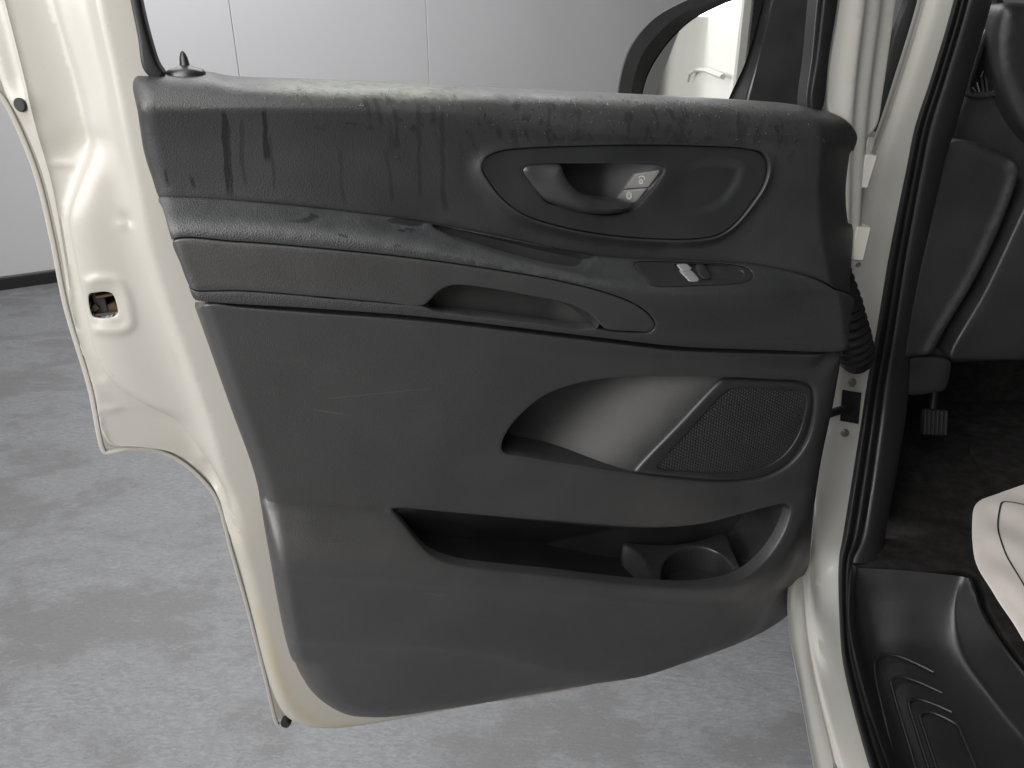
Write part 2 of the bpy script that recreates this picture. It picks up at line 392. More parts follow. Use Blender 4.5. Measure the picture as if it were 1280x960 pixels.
o = mesh('base_strip', *box((e0 + e1) / 2 + wn * .075 + (0, 0, .036), (e1 - e0) / 2, wn * .012, (0, 0, .036), .003), M['base_strip'], wall, smooth=False); fixn(o)  # near-black strip along the foot of the wall

# ------------------------------------------------------------------ van door
YAW = math.radians(18); DU = np.array((math.cos(YAW), math.sin(YAW), 0)); DN = np.array((math.sin(YAW), -math.cos(YAW), 0))
FD = Frame((0, 1.05, 0), DU, (0, 0, 1), DN)
uH = FD.un([(1070, 300)])[0, 0]; base = FD.O + DU * uH + np.array((0, 0, .38))
VL = np.array((.8, 1.35, 0))
van = thing('van', 'white van with its front door open, showing black plastic door trim and step', 'van', VL)
door = bpy.data.objects.new('door', bpy.data.meshes.new('door')); col.objects.link(door); door.parent = van; door.location = base - VL; door.rotation_euler = (0, 0, YAW); XF['door'] = (base, YAW)
door['label'] = 'open white door with black plastic inner trim, wet along the top'
def dl(px, py, w=.03): u, v = FD.un([(px, py, w)])[0]; return u - uH, v - .38      # pixel -> door-local x, z
def scratches(s, c):
    X, _, Z = s.xyz(); m = None
    for (ax, ay), (bx, by), k in (((385, 514), (442, 523), .5), ((400, 502), (552, 486), .35), ((520, 722), (556, 727), .5), ((700, 560), (735, 548), .25), ((470, 770), (520, 752), .2)):
        x0, z0 = dl(ax, ay, .05); x1, z1 = dl(bx, by, .05); L = math.hypot(x1 - x0, z1 - z0); dx, dz = (x1 - x0) / L, (z1 - z0) / L; qx = s.math('SUBTRACT', X, x0); qz = s.math('SUBTRACT', Z, z0)
        t_ = s.math('ADD', s.math('MULTIPLY', qx, dx), s.math('MULTIPLY', qz, dz)); p_ = s.math('ABSOLUTE', s.math('SUBTRACT', s.math('MULTIPLY', qx, dz), s.math('MULTIPLY', qz, dx)))
        q = s.math('MULTIPLY', s.math('MULTIPLY', s.ramp(p_, .0003, .0010, k, 0), s.ramp(t_, 0, .02)), s.ramp(t_, L - .02, L, 1, 0)); m = q if m is None else s.math('MAXIMUM', m, q)
    sc = s.math('MULTIPLY', s.ramp(s.noise(scale=(1, 1, 5), sc=13, det=8, rough=.75, rot=(0, .5, 0)), .56, .74), .16)
    return s.mix(sc, s.mix(s.math('MULTIPLY', m, .6), c, (.20, .20, .20)), (.12, .118, .112))
M['trim'] = plastic('trim_plastic', (.048, .0468, .0475), .41, extra=scratches)
# wet trim material
s = NT('wet_trim'); X, Yv, Z = s.xyz()
c = s.mix(s.ramp(s.noise(sc=6, det=6, rough=.6), .35, .75), (.028, .028, .030), (.036, .036, .038))
wob = s.math('MULTIPLY', s.math('SUBTRACT', s.noise(scale=(1, 1, 1), sc=28, det=3), .5), .012)
wob2 = s.noise(scale=(1, 1, .6), sc=55, det=3, loc=(4, 4, 4))
wet = None
for px, y0, y1, wd_, k in ((279, 140, 248, 7, 1), (284, 160, 250, 5, .8), (328, 138, 205, 9, 1), (337, 170, 240, 4, .7), (300, 150, 235, 5, .5), (206, 215, 236, 4, .9), (239, 225, 240, 4, .9), (455, 124, 152, 5, .6), (468, 122, 158, 5, .7), (490, 125, 190, 7, .7), (520, 130, 250, 6, .7), (550, 140, 270, 7, .7), (484, 190, 258, 6, .6), (425, 190, 262, 5, .5), (620, 160, 178, 9, .8), (690, 167, 181, 7, .9), (735, 168, 181, 5, .9), (780, 170, 181, 5, .9), (655, 163, 182, 6, .8), (590, 165, 205, 6, .4), (385, 122, 139, 5, .5), (640, 165, 185, 5, .8), (808, 160, 183, 4, .8), (850, 165, 182, 4, .7)):
    x0, z0 = dl(px, y0, .04); x1, z1 = dl(px + 6, y1, .025); hw = wd_ * .00040
    # run: |x - (x0 + slope*(z-z0)) + wobble| < hw, between z1 and z0
    sl = (x1 - x0) / (z1 - z0); cx = s.math('ADD', s.math('MULTIPLY_ADD', s.math('SUBTRACT', Z, z0), sl, x0), wob)
    d = s.math('ABSOLUTE', s.math('SUBTRACT', X, cx)); d = s.math('SUBTRACT', d, s.math('MULTIPLY', s.math('SUBTRACT', wob2, .46), hw * 2.4)); m = s.ramp(d, hw * .7, hw * 1.3, 1, 0)
    m = s.math('MULTIPLY', m, s.math('MULTIPLY', s.ramp(Z, z1, z1 + .012), s.ramp(Z, z0 - .004, z0 + .006, 1, 0))); m = s.math('MULTIPLY', m, k * .75 if px < 330 else k * .5)
    wet = m if wet is None else s.math('MAXIMUM', wet, m)
xt, zt = dl(400, 104, .0); xb, zb = dl(400, 138, .05); xr, zr = dl(1000, 130, 0); slope = (zr - zt) / (xr - xt)
hgt = s.math('SUBTRACT', Z, s.math('MULTIPLY_ADD', s.math('SUBTRACT', X, xt), slope, zt))         # height above the belt line (negative below)
fine = s.math('MULTIPLY', s.ramp(s.noise(scale=(1, 1, .10), sc=62, det=5, rough=.6), .56, .63), s.math('MULTIPLY', s.ramp(hgt, -.10, -.035), s.ramp(X, dl(420, 100)[0], dl(450, 100)[0], 0, 1))); wet = s.math('MAXIMUM', wet, s.math('MULTIPLY', fine, .35))
blot = s.math('MULTIPLY', s.ramp(s.noise(sc=42, det=6, rough=.6, loc=(2, 3, 1)), .60, .66), s.math('MULTIPLY', s.ramp(hgt, -.055, -.04), s.ramp(hgt, -.03, -.02, 1, 0))); wet = s.math('MAXIMUM', wet, s.math('MULTIPLY', blot, .5))
dew = s.math('MULTIPLY', s.ramp(hgt, -.045, -.012), s.ramp(s.noise(sc=30, det=7, rough=.7), .3, .6, .35, 1))
alg = s.math('MULTIPLY', s.math('MULTIPLY', s.ramp(hgt, -.020, -.003), s.ramp(X, dl(300, 100)[0], dl(380, 100)[0])), s.math('MULTIPLY', s.ramp(X, dl(520, 100)[0], dl(640, 100)[0], 1, .12), s.ramp(s.noise(sc=70, det=8, rough=.75), .32, .62)))
c = s.mix(s.math('MULTIPLY', dew, .08), c, (.15, .155, .15)); c = s.mix(s.math('MULTIPLY', alg, .5), c, (.26, .29, .20)); c = s.mix(s.math('MULTIPLY', wet, .8), c, (.012, .0125, .014))
r = s.math('SUBTRACT', s.ramp(s.noise(sc=14, det=5), .3, .7, .42, .54), s.math('MULTIPLY', wet, .1))
M['wet'] = s.set(col=c, rough=r, spec=s.math('SUBTRACT', 1.0, s.math('MULTIPLY', wet, .85)), normal=grain(s, 330, .25, .0006))
# dusty armrest
s = NT('dusty_armrest'); X, Yv, Z = s.xyz(); gN = s.n('ShaderNodeNewGeometry'); sep = s.n('ShaderNodeSeparateXYZ'); s.t.links.new(gN.outputs['Normal'], sep.inputs[0])
up = s.ramp(sep.outputs[2], .18, .6); xm = s.ramp(X, dl(700, 330)[0], dl(860, 340)[0], 1, .15)
du = s.math('MULTIPLY', s.math('MULTIPLY', up, xm), s.ramp(s.noise(sc=13, det=8, rough=.7), .32, .58, .3, 1))
sm = s.math('MULTIPLY', s.ramp(s.noise(scale=(.6, 1, 1), sc=22, det=5, dist=.6, loc=(1, 2, 0)), .53, .56), s.math('MULTIPLY', up, s.math('MULTIPLY', s.ramp(X, dl(330, 270)[0], dl(400, 270)[0]), s.ramp(X, dl(520, 300)[0], dl(570, 300)[0], 1, 0))))
c = s.mix(s.math('MULTIPLY', du, .26), (.028, .029, .031), (.16, .17, .175)); c = s.mix(s.math('MULTIPLY', sm, .8), c, (.02, .021, .023))
M['armrest'] = s.set(col=c, spec=1.0, rough=s.math('SUBTRACT', .52, s.math('MULTIPLY', sm, .2)), normal=grain(s, 330, .4))

# -- trim height fields (px, py, w): w is metres towards the viewer from the door flange
LEFT = [(166, 60), (165, 96), (170, 130), (180, 190), (200, 255), (216, 305), (243, 375), (262, 430), (288, 505), (318, 590), (330, 650), (345, 735), (356, 790), (367, 826), (386, 860), (425, 895)]
leftuv = FD.un(spline([(a, b, .004) for a, b in LEFT], step=8))
RIGHTC = [(1024, 60, .04), (1022, 150, .045), (1022, 200, .035), (1027, 280, .04), (1040, 350, .05), (1048, 400, .055), (1053, 436, .06)]
def signed_right(line):
    uv = FD.un(spline(line, step=8)); o = np.argsort(uv[:, 1]); a, b = uv[o, 1], uv[o, 0]
    return lambda p: p[:, 0] - np.interp(p[:, 1], a, b)
rc = signed_right(RIGHTC)
def edges(f, R=.022, low=.003, right=True):
    def g(p):
        w = f(p); k = bulge(dist(p, leftuv), R); w = low + (w - low) * (.25 + .75 * k)
        if right:
            x = rc(p); x = np.where(x > 0, x - .006 * (1 - np.exp(-np.maximum(x, 0) / .006)), 0); w = w - 0.55 * x
        return w
    return g
up_k = [[(140, 88, -.022), (180, 90, -.022), (205, 91, -.022), (262, 91, -.022), (290, 97, -.022), (420, 101, -.022), (560, 107, -.022), (780, 118, -.022), (1000, 130, -.022), (1100, 137, -.022)],
        [(140, 100, .022), (262, 102, .022), (290, 106, .022), (560, 116, .022), (780, 127, .022), (1000, 140, .022), (1100, 147, .022)],
        [(140, 116, .041), (290, 118, .041), (560, 127, .041), (780, 143, .041), (1000, 158, .041), (1100, 160, .041)],
        [(140, 138, .050), (350, 136, .050), (480, 137, .050), (580, 143, .049), (700, 163, .047), (850, 172, .046), (1000, 176, .044), (1100, 178, .04)],
        [(140, 144, .0475), (350, 142, .0475), (480, 145, .0475), (580, 156, .045), (700, 177, .040), (850, 186, .038), (1000, 196, .038), (1100, 200, .034)],
        [(140, 195, .034), (350, 190, .034), (520, 205, .032), (700, 225, .026), (850, 230, .024), (1000, 240, .030), (1100, 250, .03)],
        [(140, 246, .026), (330, 253, .026), (450, 267, .025), (535, 279, .022), (740, 318, .018), (900, 326, .022), (1000, 335, .036), (1100, 345, .036)],
        [(140, 300, .03), (330, 310, .03), (535, 330, .03), (740, 370, .03), (900, 380, .04), (1100, 395, .04)]]
wU = edges(profile(FD, up_k, 0))
ARM_TOP = [(198, 248, .026), (330, 254, .027), (450, 267, .027), (537, 279, .024), (640, 299, .022), (740, 320, .022), (820, 325, .024), (900, 328, .027), (960, 334, .034), (1020, 350, .05), (1050, 366, .05), (1066, 372, .05)]
arm_k = [[(140, 243, .024), (330, 250, .024), (450, 263, .024), (537, 275, .022), (740, 316, .020), (900, 324, .024), (960, 330, .032), (1020, 346, .049), (1100, 362, .05)],
         [(140, 253, .034), (330, 259, .034), (450, 272, .034), (537, 285, .032), (740, 325, .030), (900, 334, .034), (960, 340, .043), (1020, 354, .053), (1100, 367, .052)],
         [(140, 281, .066), (330, 284, .069), (450, 296, .073), (560, 314, .076), (700, 341, .079), (780, 356, .082), (870, 362, .082), (960, 361, .074), (1020, 362, .062), (1100, 372, .056)],
         [(140, 291, .071), (330, 297, .074), (450, 308, .078), (560, 324, .081), (700, 351, .084), (780, 366, .087), (870, 373, .087), (960, 372, .079), (1020, 371, .064), (1100, 380, .058)],
         [(140, 350, .069), (330, 362, .071), (530, 380, .076), (760, 408, .080), (850, 418, .078), (1100, 420, .058)],
         [(140, 356, .069), (330, 368, .071), (530, 386, .076), (760, 415, .081), (850, 424, .080), (1100, 428, .060)],
         [(140, 371, .067), (330, 384, .070), (530, 397, .075), (760, 424, .080), (850, 434, .078), (1100, 441, .059)]]
wA0 = profile(FD, arm_k, 0); wA = edges(wA0, .016)
low_k = [[(140, 374, .060), (400, 389, .066), (530, 399, .070), (760, 426, .074), (850, 436, .072), (1100, 443, .054)],
         [(140, 415, .054), (400, 430, .055), (760, 455, .052), (1100, 465, .045)],
         [(140, 500, .045), (640, 520, .040), (1100, 530, .038)],
         [(140, 575, .040), (640, 598, .036), (800, 612, .037), (950, 618, .040), (1040, 600, .038), (1100, 595, .036)],
         [(140, 626, .041), (330, 628, .041), (490, 636, .039), (700, 652, .036), (820, 660, .036), (900, 652, .040), (990, 628, .043), (1100, 612, .040)],
         [(140, 635, .049), (330, 636, .050), (490, 645, .049), (700, 662, .046), (820, 670, .046), (900, 664, .048), (990, 640, .046), (1100, 620, .04)],
         [(140, 700, .086), (330, 703, .087), (490, 716, .090), (600, 724, .092), (780, 739, .094), (870, 744, .094), (920, 740, .088), (960, 722, .074), (990, 690, .060), (1010, 655, .048), (1100, 630, .04)],
         [(140, 710, .087), (330, 712, .088), (490, 724, .091), (600, 732, .093), (780, 747, .095), (870, 752, .094), (920, 749, .087), (960, 735, .074), (990, 705, .057), (1010, 672, .045), (1100, 640, .036)],
         [(140, 721, .083), (330, 723, .084), (490, 735, .087), (600, 743, .089), (780, 758, .090), (870, 763, .088), (920, 760, .081), (960, 746, .068), (990, 716, .054), (1010, 684, .043), (1100, 650, .035)],
         [(140, 796, .074), (370, 800, .074), (600, 812, .075), (700, 834, .072), (800, 836, .066), (900, 800, .062), (960, 770, .05), (1000, 730, .04), (1100, 680, .03)],
         [(140, 806, .065), (370, 810, .065), (600, 824, .066), (700, 845, .063), (800, 846, .060), (900, 808, .055), (960, 780, .044), (1000, 745, .034), (1100, 690, .028)],
         [(140, 905, .036), (430, 898, .036), (560, 888, .036), (760, 856, .036), (900, 820, .044), (1000, 775, .03), (1100, 720, .02)]]
LOW_OUT = [(244, 379, .012), (248, 391, .010), (255, 411, .007), (262, 431, .004), (288, 506, .004), (318, 590, .004), (330, 650, .004), (345, 735, .004), (356, 790, .004), (367, 826, .004), (386, 860, .004), (412, 881, .004), (440, 890, .004), (480, 891, .004), (560, 880, .004), (660, 864, .004), (760, 846, .004), (840, 828, .004), (900, 809, .004), (950, 789, .004), (982, 768, .004), (998, 745, .004), (1008, 712, .004), (1018, 655, .006), (1030, 580, .012), (1045, 510, .02), (1058, 446, .03), (1059, 443, .03), (1040, 443, .055), (850, 438, .072), (760, 428, .074), (530, 401, .070), (400, 391, .066), (300, 383, .058), (265, 379, .035), (252, 376.5, .018)]
botuv = FD.un(spline(LOW_OUT[9:29], step=8))
wL0 = edges(profile(FD, low_k, 0), .024, right=False)
rc2 = signed_right([(1046, 380, .05), (1046, 440, .05), (1036, 500, .04), (1020, 580, .04), (1006, 640, .04), (990, 700, .05), (968, 745, .05), (935, 785, .04), (895, 825, .03), (850, 868, .03), (800, 915, .03)])
uA, uB = FD.un([(760, 848, .01), (940, 795, .02)])[:, 0]
def xr(p): r = rc2(p); return .5 * (r + np.sqrt(r * r + .03 ** 2))
def f0(p): return .15 + .45 * sstep(uA, uB, p[:, 0])
def wL(p):
    w = wL0(p); k = bulge(dist(p, botuv), .05); z = f0(p); w = .004 + (w - .004) * (z + (1 - z) * k); return w - .30 * xr(p)
def rng_lines(fr, curves): return [(fr.un(spline(c, step=6)), False) for c in curves]
def clip_lines(lines, O):
    out = []
    for l, _ in lines:
        k = inside(l, O); i = 0
        while i < len(l):
            if k[i]:
                j = i
                while j < len(l) and k[j]: j += 1
                if j - i > 2: out.append((l[i:j], False))
                i = j
            else: i += 1
    return out
# upper trim
UP_OUT = [(166, 104, .0), (171, 95, -.012), (183, 91, -.02), (262, 91.5, -.02), (285, 96, -.02), (420, 101, -.02), (560, 107, -.02), (780, 118, -.02), (960, 128, -.02), (1010, 133, -.02), (1040, 141, -.02), (1058, 151, -.022), (1068, 163, -.022), (1073, 180, -.02), (1071, 230, -.01), (1065, 300, .0), (1061, 350, .02), (1060, 366, .025), (1050, 364, .04)] + ARM_TOP[9::-1] + [(204, 250, .006), (199, 247, .004), (190, 222, .004), (180, 190, .004), (172, 140, .004)]
BEZ = [(602, 210), (606, 198), (622, 189), (650, 185), (720, 182), (800, 180.5), (880, 182), (930, 185), (952, 191), (960, 204), (957, 228), (940, 256), (918, 282), (900, 294), (875, 299.5), (820, 300), (760, 295), (700, 284), (655, 269), (628, 249), (610, 226)]
wB = .036
bez3 = [(a, b, wB) for a, b in BEZ]
hole_b = [(a, b, .034) for a, b in BEZ]
Ouv = solve(FD, spline(UP_OUT, True, 4), wU, off=.004); Huv = FD.un(spline(hole_b, True, 4))
def wUb(p):   # the trim swells to a raised rim round the handle bezel
    w = wU(p); d = dist(p, Huv, True); return w + (.0385 - w) * np.exp(-(d / .010) ** 2) * .8
ulines = clip_lines(rng_lines(FD, up_k[1:6]), offset(Ouv, .006)); ulines = [(l[dist(l, Huv, True) > .008], c) for l, c in ulines]
ulines = [x for l, c in ulines for x in clip_lines([(l, c)], Ouv) if not inside(x[0], Huv).any()]
ulines += [(offset(Huv, -k), True) for k in (.004, .008, .014)]
upper = relief('upper_trim', FD, Ouv, wUb, M['wet'], door, holes=[Huv], res=.0055, rr=.004, skirt=.03, hr=.0015, uv=True, rings=ulines, angle=80)
# handle bezel with grip recess
GRIP = [(655, 214, wB), (660, 208, wB), (672, 206, wB), (740, 205, wB), (800, 205, wB), (826, 206, wB), (833, 211, wB), (828, 224, wB), (812, 245, wB), (796, 261, wB), (776, 269, wB), (745, 269, wB), (705, 259, wB), (685, 254, wB), (668, 234, wB)]
Guv = FD.un(spline(GRIP, True, 3)); Buv = FD.un(spline([(a, b, wB) for a, b in BEZ], True, 4)); bin_uv = offset(Buv, .0012)
BOWL = FD.un(spline([(845, 215, wB), (870, 200, wB), (910, 196, wB), (932, 204, wB), (930, 225, wB), (910, 256, wB), (885, 270, wB), (840, 274, wB), (810, 272, wB)], True, 4))
def wBz(p):
    w = np.full(len(p), wB) - .003; ins = inside(p, BOWL); d = dist(p, BOWL, True); u = p[:, 0]; a = BOWL[:, 0].min(); b = BOWL[:, 0].max()
    w = w - np.where(ins, .0045 * sstep(0, .016, d) * sstep(a, a + .4 * (b - a), u), 0); return w
bez = relief('handle_bezel', FD, bin_uv, wBz, M['bezel'], door, holes=[Guv], res=.004, rr=.0015, skirt=.012, hr=.0012, uv=True, rings=[(offset(BOWL, k), True) for k in (.003, .008)])
gu0, gu1 = Guv[:, 0].min(), Guv[:, 0].max()
grip_back = lambda p: wB - .003 - .040 * sstep(1.0, .62, (p[:, 0] - gu0) / (gu1 - gu0)) * 1.0 - .004
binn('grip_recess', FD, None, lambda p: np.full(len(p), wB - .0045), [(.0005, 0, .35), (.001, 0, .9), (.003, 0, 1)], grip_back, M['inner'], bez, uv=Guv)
# lever
LEV = [(656, 215), (660, 209), (672, 207), (700, 206.5), (704, 208), (708, 218), (716, 231), (730, 242), (755, 249), (780, 252), (792, 255), (790, 260), (778, 266), (758, 269), (730, 267), (700, 259), (684, 252), (667, 233)]
lev3 = [(a, b, wB + .006) for a, b in LEV]; Luv = FD.un(spline(lev3, True, 3)); ltop = FD.un(spline([(704, 208, wB), (708, 218, wB), (716, 231, wB), (730, 242, wB), (755, 249, wB), (790, 253, wB)], step=4))
def wLev(p):
    t = (p[:, 0] - Luv[:, 0].min()) / np.ptp(Luv[:, 0]); d = dist(p, Luv, True); return wB - .004 + (.004 + .012 * sstep(0, .6, t)) * bulge(d, .02) + .004 * sstep(.1, .6, t)
relief('door_handle', FD, Luv, wLev, M['smooth'], door, res=.0035, rr=.003, skirt=.016, uv=True)
# lock buttons on the sloped end of the recess
def flat_part(name, pts, w, mat, parent, rr=.0012, skirt=.006, res=.004, wfn=None, step=3):
    return relief(name, FD, [(a, b, w) for a, b in pts], wfn or (lambda p: np.full(len(p), w)), mat, parent, res=res, rr=rr, skirt=skirt, step=step)
bw = lambda p: grip_back(p) + .0045
def at_btn(px, py): 
    w = .02
    for _ in range(6): w = float(bw(FD.un([(px, py, w)]))[0])
    return (px, py, w)
def line2(pts, k=3):
    out = []
    for a, b in zip(pts, pts[1:] + pts[:1]):
        for i in range(k): out.append((a[0] + (b[0] - a[0]) * i / k, a[1] + (b[1] - a[1]) * i / k))
    return out
for nm, q in (('unlock_button', [(794, 217), (824, 213), (825, 215), (811, 233.5), (810, 234), (781, 236), (781, 235)]), ('lock_button', [(780, 237.5), (809, 235.5), (808, 237), (794, 254), (780, 251.5), (770, 250.5)])):
    L = FD.un(np.array([at_btn(*z) for z in line2(q, 4)]))
    b_ = relief(nm, FD, L, bw, M['button'], door, res=.004, rr=.0008, skirt=.006, uv=True)
    cx = (801, 227) if nm == 'unlock_button' else (786, 245)
    # padlock symbol: body ring and shackle
    def P3(x, y): a = at_btn(x, y); uv = FD.un([a]); return FD.p3(uv, [a[2] + .0006])[0]
    ring = [P3(cx[0] + 2.3 * math.cos(t), cx[1] + 2.6 * math.sin(t)) for t in np.linspace(0, 2 * math.pi, 13)]
    if nm == 'unlock_button': shk = [P3(cx[0] + 1 + 3.6 * math.cos(t), cx[1] - 4.2 - 2.8 * math.sin(t)) for t in np.linspace(3.4, -.5, 9)] 
    else: shk = [P3(cx[0] + 3.2 * math.cos(t), cx[1] - .5 - 4.6 * math.sin(t)) for t in np.linspace(0, 2 * math.pi, 15)]
    mesh('padlock_symbol', *join(tube(ring, .00045, 5), tube(shk, .00045, 5), tube([P3(cx[0], cx[1] - 1.5), P3(cx[0], cx[1] + 1.5)], .0004, 5)), M['symbol'], b_)
# armrest with tray, pull recess and window switch
ARM_OUT = ARM_TOP + [(1062, 400, .04), (1060, 425, .035), (1058, 436, .035), (1050, 439, .05), (950, 437, .068), (850, 433, .077), (760, 423, .080), (530, 396, .075), (400, 386, .071), (250, 376, .055), (243, 374, .03), (232, 345, .012), (216, 304, .008), (203, 260, .006)]
INS = [(216, 299, .06), (300, 303, .074), (400, 311, .077), (480, 319, .080), (560, 329, .082), (640, 341, .083), (700, 352, .085), (760, 367, .086), (795, 381, .085), (814, 396, .083), (820, 408, .082), (815, 415, .082), (790, 415, .082), (758, 412, .081), (750, 406, .081), (738, 394, .081), (715, 382, .081), (660, 370, .081), (610, 361, .080), (575, 357, .079), (560, 359, .079), (548, 366, .078), (538, 377, .078), (529, 383, .077), (480, 379, .076), (400, 372, .074), (300, 364, .071), (242, 360, .06), (236, 352, .05), (226, 326, .05)]
PULL = [(538, 377, .078), (548, 366, .078), (560, 359, .079), (575, 357, .079), (610, 361, .080), (660, 370, .081), (715, 382, .081), (738, 394, .081), (750, 406, .081), (745, 411, .081), (730, 412, .081), (650, 402, .080), (580, 394, .079), (548, 390, .078), (537, 386, .078)]
TRAY = [(540, 281, .026), (600, 293, .026), (680, 309, .024), (744, 321, .024), (746, 323, .026), (738, 327, .032), (733, 331, .037), (722, 334, .043), (690, 330, .045), (640, 319, .046), (590, 305, .043), (560, 294, .036)]
SWP = [(793, 329.5), (797, 327.5), (860, 328), (905, 330), (930, 334), (941, 341), (942, 347), (934, 353), (915, 356), (870, 358), (825, 359), (814, 356), (804, 345)]
Iuv = FD.un(spline(INS, True, 4)); Puv = FD.un(spline(PULL, True, 3)); Tuv = FD.un(spline(TRAY, True, 3))
def arm_w_at(px, py, f=wA, w=.05):
    for _ in range(8): w = float(f(FD.un([(px, py, w)]))[0])
    return w
Suv = FD.un(np.array([(a, b, arm_w_at(a, b)) for a, b in spline(SWP, True, 3)]))
Auv = solve(FD, spline(ARM_OUT, True, 4), wA, off=.002)
# insert and pull recess share one opening in the armrest
HOLE = [p for p in INS[:12]] + [(800, 417, .082), (758, 414, .081)] + [p for p in PULL[9:]] + [p for p in INS[23:]]
Hole = offset(FD.un(spline(HOLE, True, 4)), -.0008)
al = clip_lines(rng_lines(FD, arm_k[1:4]), offset(Auv, .006)); bad = [Hole, Suv, Tuv]
def away(lines, loops, d=.005):
    out = []
    for l, c in lines:
        k = np.ones(len(l), bool)
        for h in loops: k &= (dist(l, h, True) > d) & ~inside(l, h)
        i = 0
        while i < len(l):
            if k[i]:
                j = i
                while j < len(l) and k[j]: j += 1
                if j - i > 2: out.append((l[i:j], False))
                i = j
            else: i += 1
    return out
arm = relief('armrest', FD, Auv, wA, M['armrest'], door, holes=[Hole, Suv, Tuv], res=.005, rr=.002, skirt=.03, hr=.0016, uv=True, rings=away(al, bad))
insert = relief('armrest_insert', FD, offset(Iuv, .0006), lambda p: wA(p) + .0005, M['trim'], door, res=.005, rr=.0022, skirt=.02, uv=True)
binn('pull_recess', FD, None, lambda p: wA(p) - .004, [(.0, .004, .3), (.0005, .012, .85), (.004, .010, 1)], lambda p: wA0(p) * 0 + .034 + .010 * sstep(Puv[:, 0].max() - .06, Puv[:, 0].max(), p[:, 0]), M['trim'], arm, uv=offset(FD.un(spline([(a, b + (1.5 if i > 8 else 0), c) for i, (a, b, c) in enumerate(PULL)], True, 3)), -.001))
binn('storage_tray', FD, None, lambda p: wA(p) - .0016, [(.0003, .004, .4), (.0006, .012, 1)], lambda p: np.full(len(p), .012), M['trim'], arm, uv=Tuv)
SW2 = offset(Suv, .0008)
swp = relief('switch_panel', FD, SW2, lambda p: wA(p) + .0005, M['smooth'], door, res=.004, rr=.0014, skirt=.01, uv=True, holes=[FD.un(np.array([(a, b, arm_w_at(a, b)) for a, b in spline([(843, 331), (846, 330), (880, 330), (905, 332), (925, 337), (931, 343), (927, 348), (905, 350), (866, 352), (860, 350)], True, 3)]))], hr=.001)
WELL = FD.un(np.array([(a, b, arm_w_at(a, b)) for a, b in spline([(843, 331), (846, 330), (880, 330), (905, 332), (925, 337), (931, 343), (927, 348), (905, 350), (866, 352), (860, 350)], True, 3)]))
wu0, wu1 = WELL[:, 0].min(), WELL[:, 0].max()
binn('switch_well', FD, None, lambda p: wA(p) - .0008, [(.0002, 0, .6), (.0006, 0, 1)], lambda p: wA(p) - .002 - .009 * sstep(wu0 + .9 * (wu1 - wu0), wu0 + .40 * (wu1 - wu0), p[:, 0]), M['smooth'], swp, uv=WELL)
def patch(name, pts, mat, parent, lift, rr=.0015, skirt=.006, puff=.0, f=wA, res=.003):
    L = FD.un(np.array([(a, b, arm_w_at(a, b, f) + lift) for a, b in spline(pts, True, 2)]))
    return relief(name, FD, L, lambda p: f(p) + lift + puff * bulge(dist(p, L, True), .008), mat, parent, res=res, rr=rr, skirt=skirt, uv=True)
patch('window_switch', [(847, 331), (849, 330), (859, 330), (861, 331.5), (865, 336), (864, 337), (853, 338), (850, 336)], M['chrome'], swp, -.001, puff=.002)
patch('window_switch', [(853, 339.5), (865, 338.5), (867, 340), (873, 349), (872, 351), (862, 351.5), (859, 350)], M['chrome'], swp, .0005, puff=.003)
patch('switch_guard', [(873, 331), (880, 331), (884, 336), (888, 346), (884, 348), (877, 347)], M['smooth'], swp, -.001, puff=.002)
# lower trim with speaker scoop, map pocket
SCOOP = [(628, 563), (629, 551), (638, 534), (655, 515), (680, 496), (712, 483), (750, 475), (800, 471), (860, 471), (910, 472), (960, 474), (1005, 477), (1017, 483), (1020, 495), (1018, 525), (1010, 553), (992, 578), (968, 594), (940, 602), (900, 604), (850, 600), (790, 592), (700, 578), (650, 570), (635, 568)]
sc3 = [(a, b, arm_w_at(a, b, wL)) for a, b in SCOOP]; Cuv = FD.un(spline(sc3, True, 3))
POCK = [(492, 638), (497, 636), (560, 641), (640, 648), (700, 653), (780, 659), (830, 660), (880, 655), (930, 642), (965, 633), (981, 630), (988, 634), (986, 650), (975, 675), (958, 699), (938, 717), (912, 729), (880, 735), (840, 735.5), (780, 731), (700, 722), (620, 714), (585, 710), (560, 704), (540, 695), (524, 680), (508, 660)]
pk3 = [(a, b, arm_w_at(a, b, wL)) for a, b in POCK]; Kuv = FD.un(spline(pk3, True, 3))
wLb = profile(FD, low_k, 0)
def edge_solve(pts, closed, step, n=14):
    q = spline(pts, closed, step); ty = q[:, 2]; w = np.full(len(q), .01)
    for _ in range(n):
        p = FD.un(np.column_stack([q[:, :2], w])); b = wLb(p); x = xr(p)
        fl = .003 + (b - .003) * .25; fb = .004 + (b - .004) * f0(p) - .30 * x; fr_ = b - .30 * x
        f = np.where(ty < 1, (1 - ty) * fl + ty * fb, (2 - ty) * fb + (ty - 1) * fr_) - .003; w = .5 * w + .5 * f
    return FD.un(np.column_stack([q[:, :2], w]))
TY = [0] * 10 + [.15, .6] + [1.0] * (len(LOW_OUT) - 11)
for i_, (a, b, c_) in enumerate(LOW_OUT):
    if i_ > 22 and a > 1000: TY[i_] = {712: 1.25, 655: 1.7}.get(b, 2.0)
    if b < 450 and i_ > 20: TY[i_] = 2.0
TY[-1] = .5; TY[-2] = 1.5
LOW_T = [(a, b, ty) for (a, b, _), ty in zip(LOW_OUT, TY)]
botuv = edge_solve(LOW_T[9:29], False, 8); Lout = edge_solve(LOW_T, True, 4)
ll = away(clip_lines(rng_lines(FD, low_k[4:11]), offset(Lout, .008)), [Cuv, Kuv], .006)
lower = relief('lower_trim', FD, Lout, wL, M['trim'], door, holes=[Cuv, Kuv], res=.0055, rr=.003, skirt=.02, hr=.003, uv=True, rings=ll + [(offset(botuv, 0), False)] * 0)
